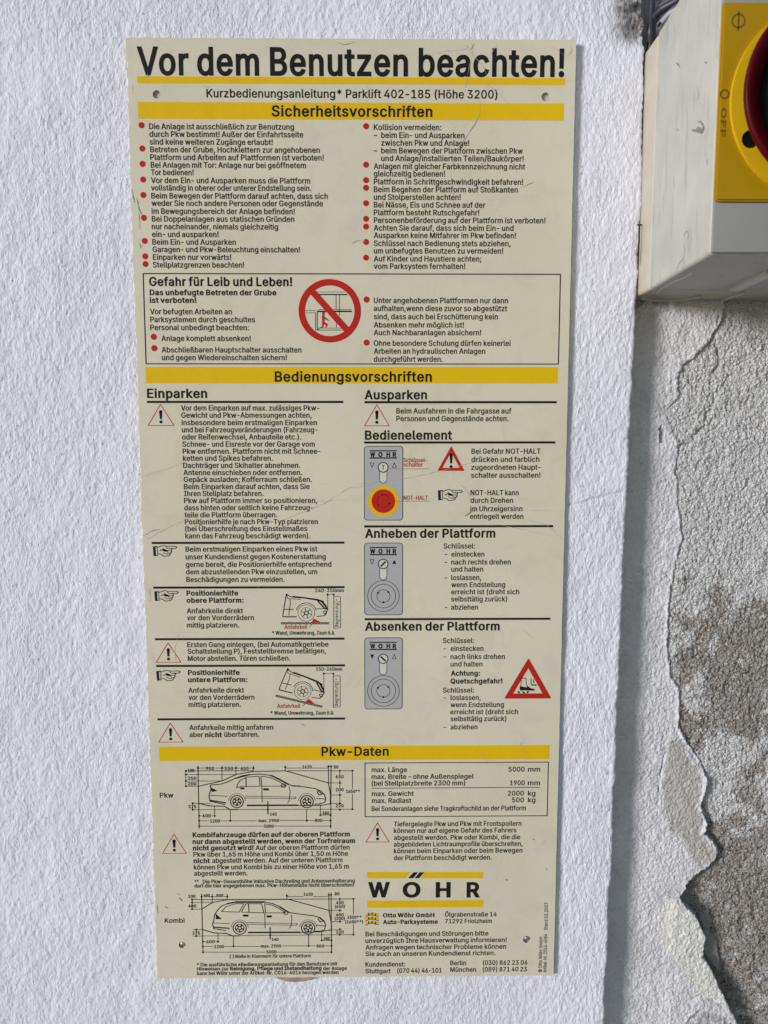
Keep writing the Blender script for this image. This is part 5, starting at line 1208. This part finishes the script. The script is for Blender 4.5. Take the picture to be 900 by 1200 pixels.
# markings printed on the plate
def plate_print(name, pr, m):
    vs = [(x, PY-.00012, z) for x, z in pr.v]
    return link_mesh(name, vs, pr.f, m, plate)
ps = lambda px: px*.000465
c = at(865.3, 24.5, PY); pr = Print(); pr.ring((c.x, c.z), ps(6.2), ps(7.8), 28); pr.line([(c.x, c.z-ps(10.5)), (c.x, c.z+ps(10.5))], ps(1.6)); plate_print('on_mark', pr, M_BMARK)
c = at(849, 110.5, PY); pr = Print(); pr.ring((c.x, c.z), ps(3.6), ps(5.4), 24); plate_print('off_mark', pr, M_BMARK)
c = at(845.5, 126.5, PY); V, F = text_tris('OFF', 16); k = ps(5.4)/400; kx = ps(31)/V[:, 0].max()
pr = Print(); pr.add([(c.x+v[1]*k, c.z-v[0]*kx) for v in V], F); plate_print('off_text', pr, M_BMARK)
# collar, padlock hole, knob
cc = (cxp, at(963, 120, PY).z); CY = PY-.0018
RR = cc[0]-at(857, 121, CY).x
HX = at(879.5, 163, CY); hr = .0046
def collar():
    n = 72; vs, fs = [], []
    out = [(RR*math.cos(2*math.pi*i/n), RR*math.sin(2*math.pi*i/n)) for i in range(n)]
    inn = [(.030*math.cos(2*math.pi*i/40), .030*math.sin(2*math.pi*i/40)) for i in range(40)]
    hols = []
    for s in (1, 1j, -1, -1j):
        q = complex(HX.x-cc[0], HX.z-cc[1])*s
        hols.append([(q.real+hr*math.cos(2*math.pi*i/20), q.imag+hr*math.sin(2*math.pi*i/20)) for i in range(20)])
    v2, es = [], []
    for c_ in [out, inn]+hols:
        b = len(v2); v2 += [Vector(p) for p in c_]; es += [(b+i, b+(i+1) % len(c_)) for i in range(len(c_))]
    V, E, F, *_ = delaunay_2d_cdt(v2, es, [], 0, 1e-7)
    keep = []
    for f in F:
        cx = sum(V[i].x for i in f)/3; cy = sum(V[i].y for i in f)/3
        if winding(cx, cy, [out]) and not any(winding(cx, cy, [h_]) for h_ in [inn]+hols): keep.append(tuple(f))
    n_ = len(V); vs = [(cc[0]+v.x, CY, cc[1]+v.y) for v in V]+[(cc[0]+v.x*1.002, PY+.0002, cc[1]+v.y*1.002) for v in V]
    cnt = set()
    for f in keep:
        for i in range(3): cnt.add((f[i], f[(i+1) % 3]))
    fs = keep+[tuple(i+n_ for i in reversed(f)) for f in keep]+[(b, a, a+n_, b+n_) for a, b in cnt if (b, a) not in cnt]
    o = link_mesh('collar', vs, fs, M_RING, plate); fix_normals(o)
    for h_ in hols:
        cx = sum(p[0] for p in h_)/20+cc[0]; cz = sum(p[1] for p in h_)/20+cc[1]
        v_, f_ = lathe([(hr*1.0, PY-.0002), (hr*1.0, PY-.0006)], 20, (cx, cz))
        o = link_mesh('padlock_hole', v_, f_, M_BLK, plate); fix_normals(o)  # black disc standing in for the dark of the hole
collar()
KY = PY-.0145
kr = cc[0]-at(872.5, 113, KY).x
kc = cc
prof = [(kr*.86, CY-.0003), (kr*.90, CY-.0040), (kr*.985, KY+.003), (kr, KY+.001), (kr*.995, KY-.0004), (kr*.975, KY-.0010), (kr*.95, KY-.0006), (kr*.82, KY+.0030), (kr*.805, KY+.0040), (kr*.79, KY+.0075), (kr*.1, KY+.0078)]
v_, f_ = lathe(prof, 80, kc); knob = link_mesh('knob', v_, f_, M_KNOB, box, smooth=True); fix_normals(knob)
v_, f_ = lathe([(kr*.785, KY+.0076), (kr*.785, KY+.0070), (kr*.70, KY+.0068), (kr*.1, KY+.0068)], 60, kc)
o = link_mesh('knob_recess', v_, f_, M_BLK, knob, smooth=True); fix_normals(o)  # black floor painting the shade inside the knob
bm = rbox(kc[0]-.009, kc[0]+.009, KY-.012, KY+.008, kc[1]-kr*.80, kc[1]+kr*.80, .004, 4); bm_obj('grip', bm, M_KNOB, knob, True)

# underside details: cable knock-out ring and moulded strips
M_RIB = mat('underside_rib', (.60, .59, .56), .5, .4, 60)
def under(px, py):
    # the point of the underside (a plane tilted with the lid) seen at this reading
    d = CR @ Vector(((px-450.0)/867.0, (600.0-py)/867.0, -1.0))
    # plane through (SEAM,bz0) and (FY,fz0)
    s = (fz0-bz0)/(FY-SEAM); t = (bz0+s*(CP.y-SEAM)-CP.z)/(d.z-s*d.y)
    return CP+d*t
def ribbon(name, pts, w, m, h=.0014, closed=False):
    P_ = [under(*p) for p in pts]
    vs, fs = [], []; n = len(P_)
    for i, p in enumerate(P_):
        a = P_[max(i-1, 0)]; b = P_[min(i+1, n-1)]; t = (b-a).normalized(); s = t.cross(Vector((0, 0, 1))).normalized()*w/2
        for q, dz in ((p-s, .0006), (p-s, -h), (p+s, -h), (p+s, .0006)): vs.append(q+Vector((0, 0, dz)))
    for i in range(n-1):
        for k in range(4): fs.append((4*i+k, 4*i+(k+1) % 4, 4*i+4+(k+1) % 4, 4*i+4+k))
    fs += [(0, 1, 2, 3), (4*n-4, 4*n-3, 4*n-2, 4*n-1)]
    o = link_mesh(name, vs, fs, m, box); fix_normals(o)
ribbon('moulded_strip', [(861,337),(875,330),(905,317)], .0070, M_RIB, .0022)
ribbon('knockout_ring', [(752,349),(762,351),(778,352),(795,351),(810,349),(821,346)], .0014, M_RIB, .0012)
ribbon('moulded_strip', [(846,351),(858,347),(872,342)], .0020, M_RIB, .0012)
# drip of dried plaster on the lower edge of the box, thin scratches on its side
def side_pt(px, py):
    d = CR @ Vector(((px-450.0)/867.0, (600.0-py)/867.0, -1.0)); s = (fx-left_x)/(FY-SEAM)
    t = (left_x+s*(CP.y-SEAM)-CP.x)/(d.x-s*d.y); return CP+d*t
def side_mark(pts, w0, w1):
    P_ = [side_pt(*p) for p in pts]; b = len(sv); n = len(P_)
    for i, p in enumerate(P_):
        a = P_[max(i-1, 0)]; c_ = P_[min(i+1, n-1)]; t = (c_-a).normalized(); s = t.cross(Vector((1, 0, 0))).normalized()*(w0+(w1-w0)*i/(n-1))/2
        sv.extend([p-s-Vector((.0003, 0, 0)), p+s-Vector((.0003, 0, 0))])
    for i in range(n-1): sf.append((b+2*i, b+2*i+1, b+2*i+3, b+2*i+2))
sv, sf = [], []
side_mark([(811,152),(814,153),(817,152.5),(820,153.5)], .0006, .0022); side_mark([(817,151),(820,152),(822.5,154),(824,152),(825,149)], .0022, .0030)
side_mark([(825,151),(824,146),(821,142),(818,143)], .0016, .0003)
side_mark([(793,74),(796,76),(797,79)], .0008, .0003); side_mark([(827,73),(828.5,73.5)], .0007, .0006)
side_mark([(802,286),(803,294),(801,303),(796,309),(793,317)], .0002, .0004); side_mark([(803,303),(802.5,311)], .0002, .0003)
side_mark([(802,276),(804,271),(807,272),(807,277),(805,281)], .0005, .0003)
side_mark([(818,102),(819,112),(817,117)], .0002, .0004); side_mark([(829,187),(829,193)], .0005, .0003); side_mark([(794,151),(795,153)], .0006, .0004)
side_mark([(770,344),(776,338),(783,334),(790,330),(802,326),(811,320)], .0003, .0004)
link_mesh('scuff_marks', sv, sf, mat('box_scuff', (.14, .125, .11), .7, .8, 700, var_col=(.32, .31, .28)), box)['kind'] = 'stuff'

# ------------------------------------------------------------------ thin dark bar in the gap between wall and box
def tube(path, r, n=10, r_end=None):
    P_ = [Vector(p) for p in path]; vs, fs = [], []
    up = Vector((0, 1, 0))
    for i, p in enumerate(P_):
        t = (P_[min(i+1, len(P_)-1)]-P_[max(i-1, 0)]).normalized(); a = t.cross(up)
        if a.length < .1: a = t.cross(Vector((1, 0, 0)))
        a.normalize(); b = t.cross(a).normalized()
        for k in range(n): q = 2*math.pi*k/n; vs.append(p+(a*math.cos(q)+b*math.sin(q))*r)
    for i in range(len(P_)-1):
        for k in range(n): fs.append((i*n+k, i*n+(k+1) % n, (i+1)*n+(k+1) % n, (i+1)*n+k))
    fs += [tuple(range(n)), tuple(range((len(P_)-1)*n, len(P_)*n))]
    return vs, fs
M_DBAR = mat('rusty_dark_iron', (.035, .022, .016), .7, .5, 600)
p0 = at(749.3, 264, -.001); p1 = at(748.6, 286, -.0005); p2 = at(747.6, 309, .001)
v_, f_ = tube([p0, p1, p2], .0006, 8); dark_bar = link_mesh('nail', v_, f_, M_DBAR, None, True); fix_normals(dark_bar)
v_, f_ = tube([p0+Vector((-.0014, 0, .0003)), p0+Vector((.0016, 0, .0003))], .0006, 8); o = link_mesh('head', v_, f_, M_DBAR, dark_bar, True); fix_normals(o)
tag(dark_bar, 'thin rusty black nail upright between the stucco corner and the switch box side', 'nail')

# ------------------------------------------------------------------ cables above the box
M_CAB = mat('slate_blue_cable_sheath', (.10, .105, .15), .45, .5, 200, var_col=(.17, .17, .22))
M_CABD = mat('dark_cable_sheath', (.035, .035, .05), .45, .5, 200)
M_CABL = mat('pale_cable_sheath', (.36, .36, .42), .5, .5, 200)
def cable(pts, r, m, label):
    P_ = [at(*p) for p in pts]; fine = []
    for i in range(len(P_)-1):
        a = P_[max(i-1, 0)]; b = P_[i]; c_ = P_[i+1]; d_ = P_[min(i+2, len(P_)-1)]
        for k in range(6):
            t = k/6; fine.append(.5*((2*b)+(c_-a)*t+(2*a-5*b+4*c_-d_)*t*t+(3*b-a-3*c_+d_)*t**3))
    fine.append(P_[-1])
    v_, f_ = tube(fine, r, 12); o = link_mesh('cable', v_, f_, m, None, True); fix_normals(o)
    tag(o, label, 'cable', 'cables above the switch box')
cable([(764,60,.0125),(764,44,.0115),(764,34,.010),(766,22,.010),(776,11,.004),(795,0,-.004),(830,-25,-.02),(900,-60,-.03)], .0026, M_CABD, 'dark cable nearest the box edge, lowest of the bundle bending over the switch box')
cable([(768,26,.013),(772,15,.011),(786,5,.006),(806,-8,.0),(840,-32,-.01),(900,-70,-.02)], .0024, M_CAB, 'slate blue cable in the middle of the bundle curving over the switch box')
cable([(761,70,.0125),(762,50,.010),(762,36,.008),(763,20,.010),(764,4,.011),(765,-20,.012),(768,-80,.012)], .0021, M_CABD, 'black cable running straight up beside the stucco corner above the switch box')
cable([(769,18,.014),(775,9,.013),(788,-1,.011),(800,-14,.008),(822,-60,.008)], .0024, M_CAB, 'uppermost slate blue cable of the bundle, partly behind the others')
cable([(776,26,-.001),(784,17,-.006),(796,9,-.012),(812,-3,-.02),(850,-30,-.03)], .0017, M_CABL, 'thin pale grey cable lying along the upper edge of the switch box')
cable([(770,30,.004),(779,19,.0),(790,9,-.005),(804,0,-.011),(850,-34,-.03)], .0015, M_CABD, 'thin dark cable squeezed between the pale cable and the blue cable above the box')
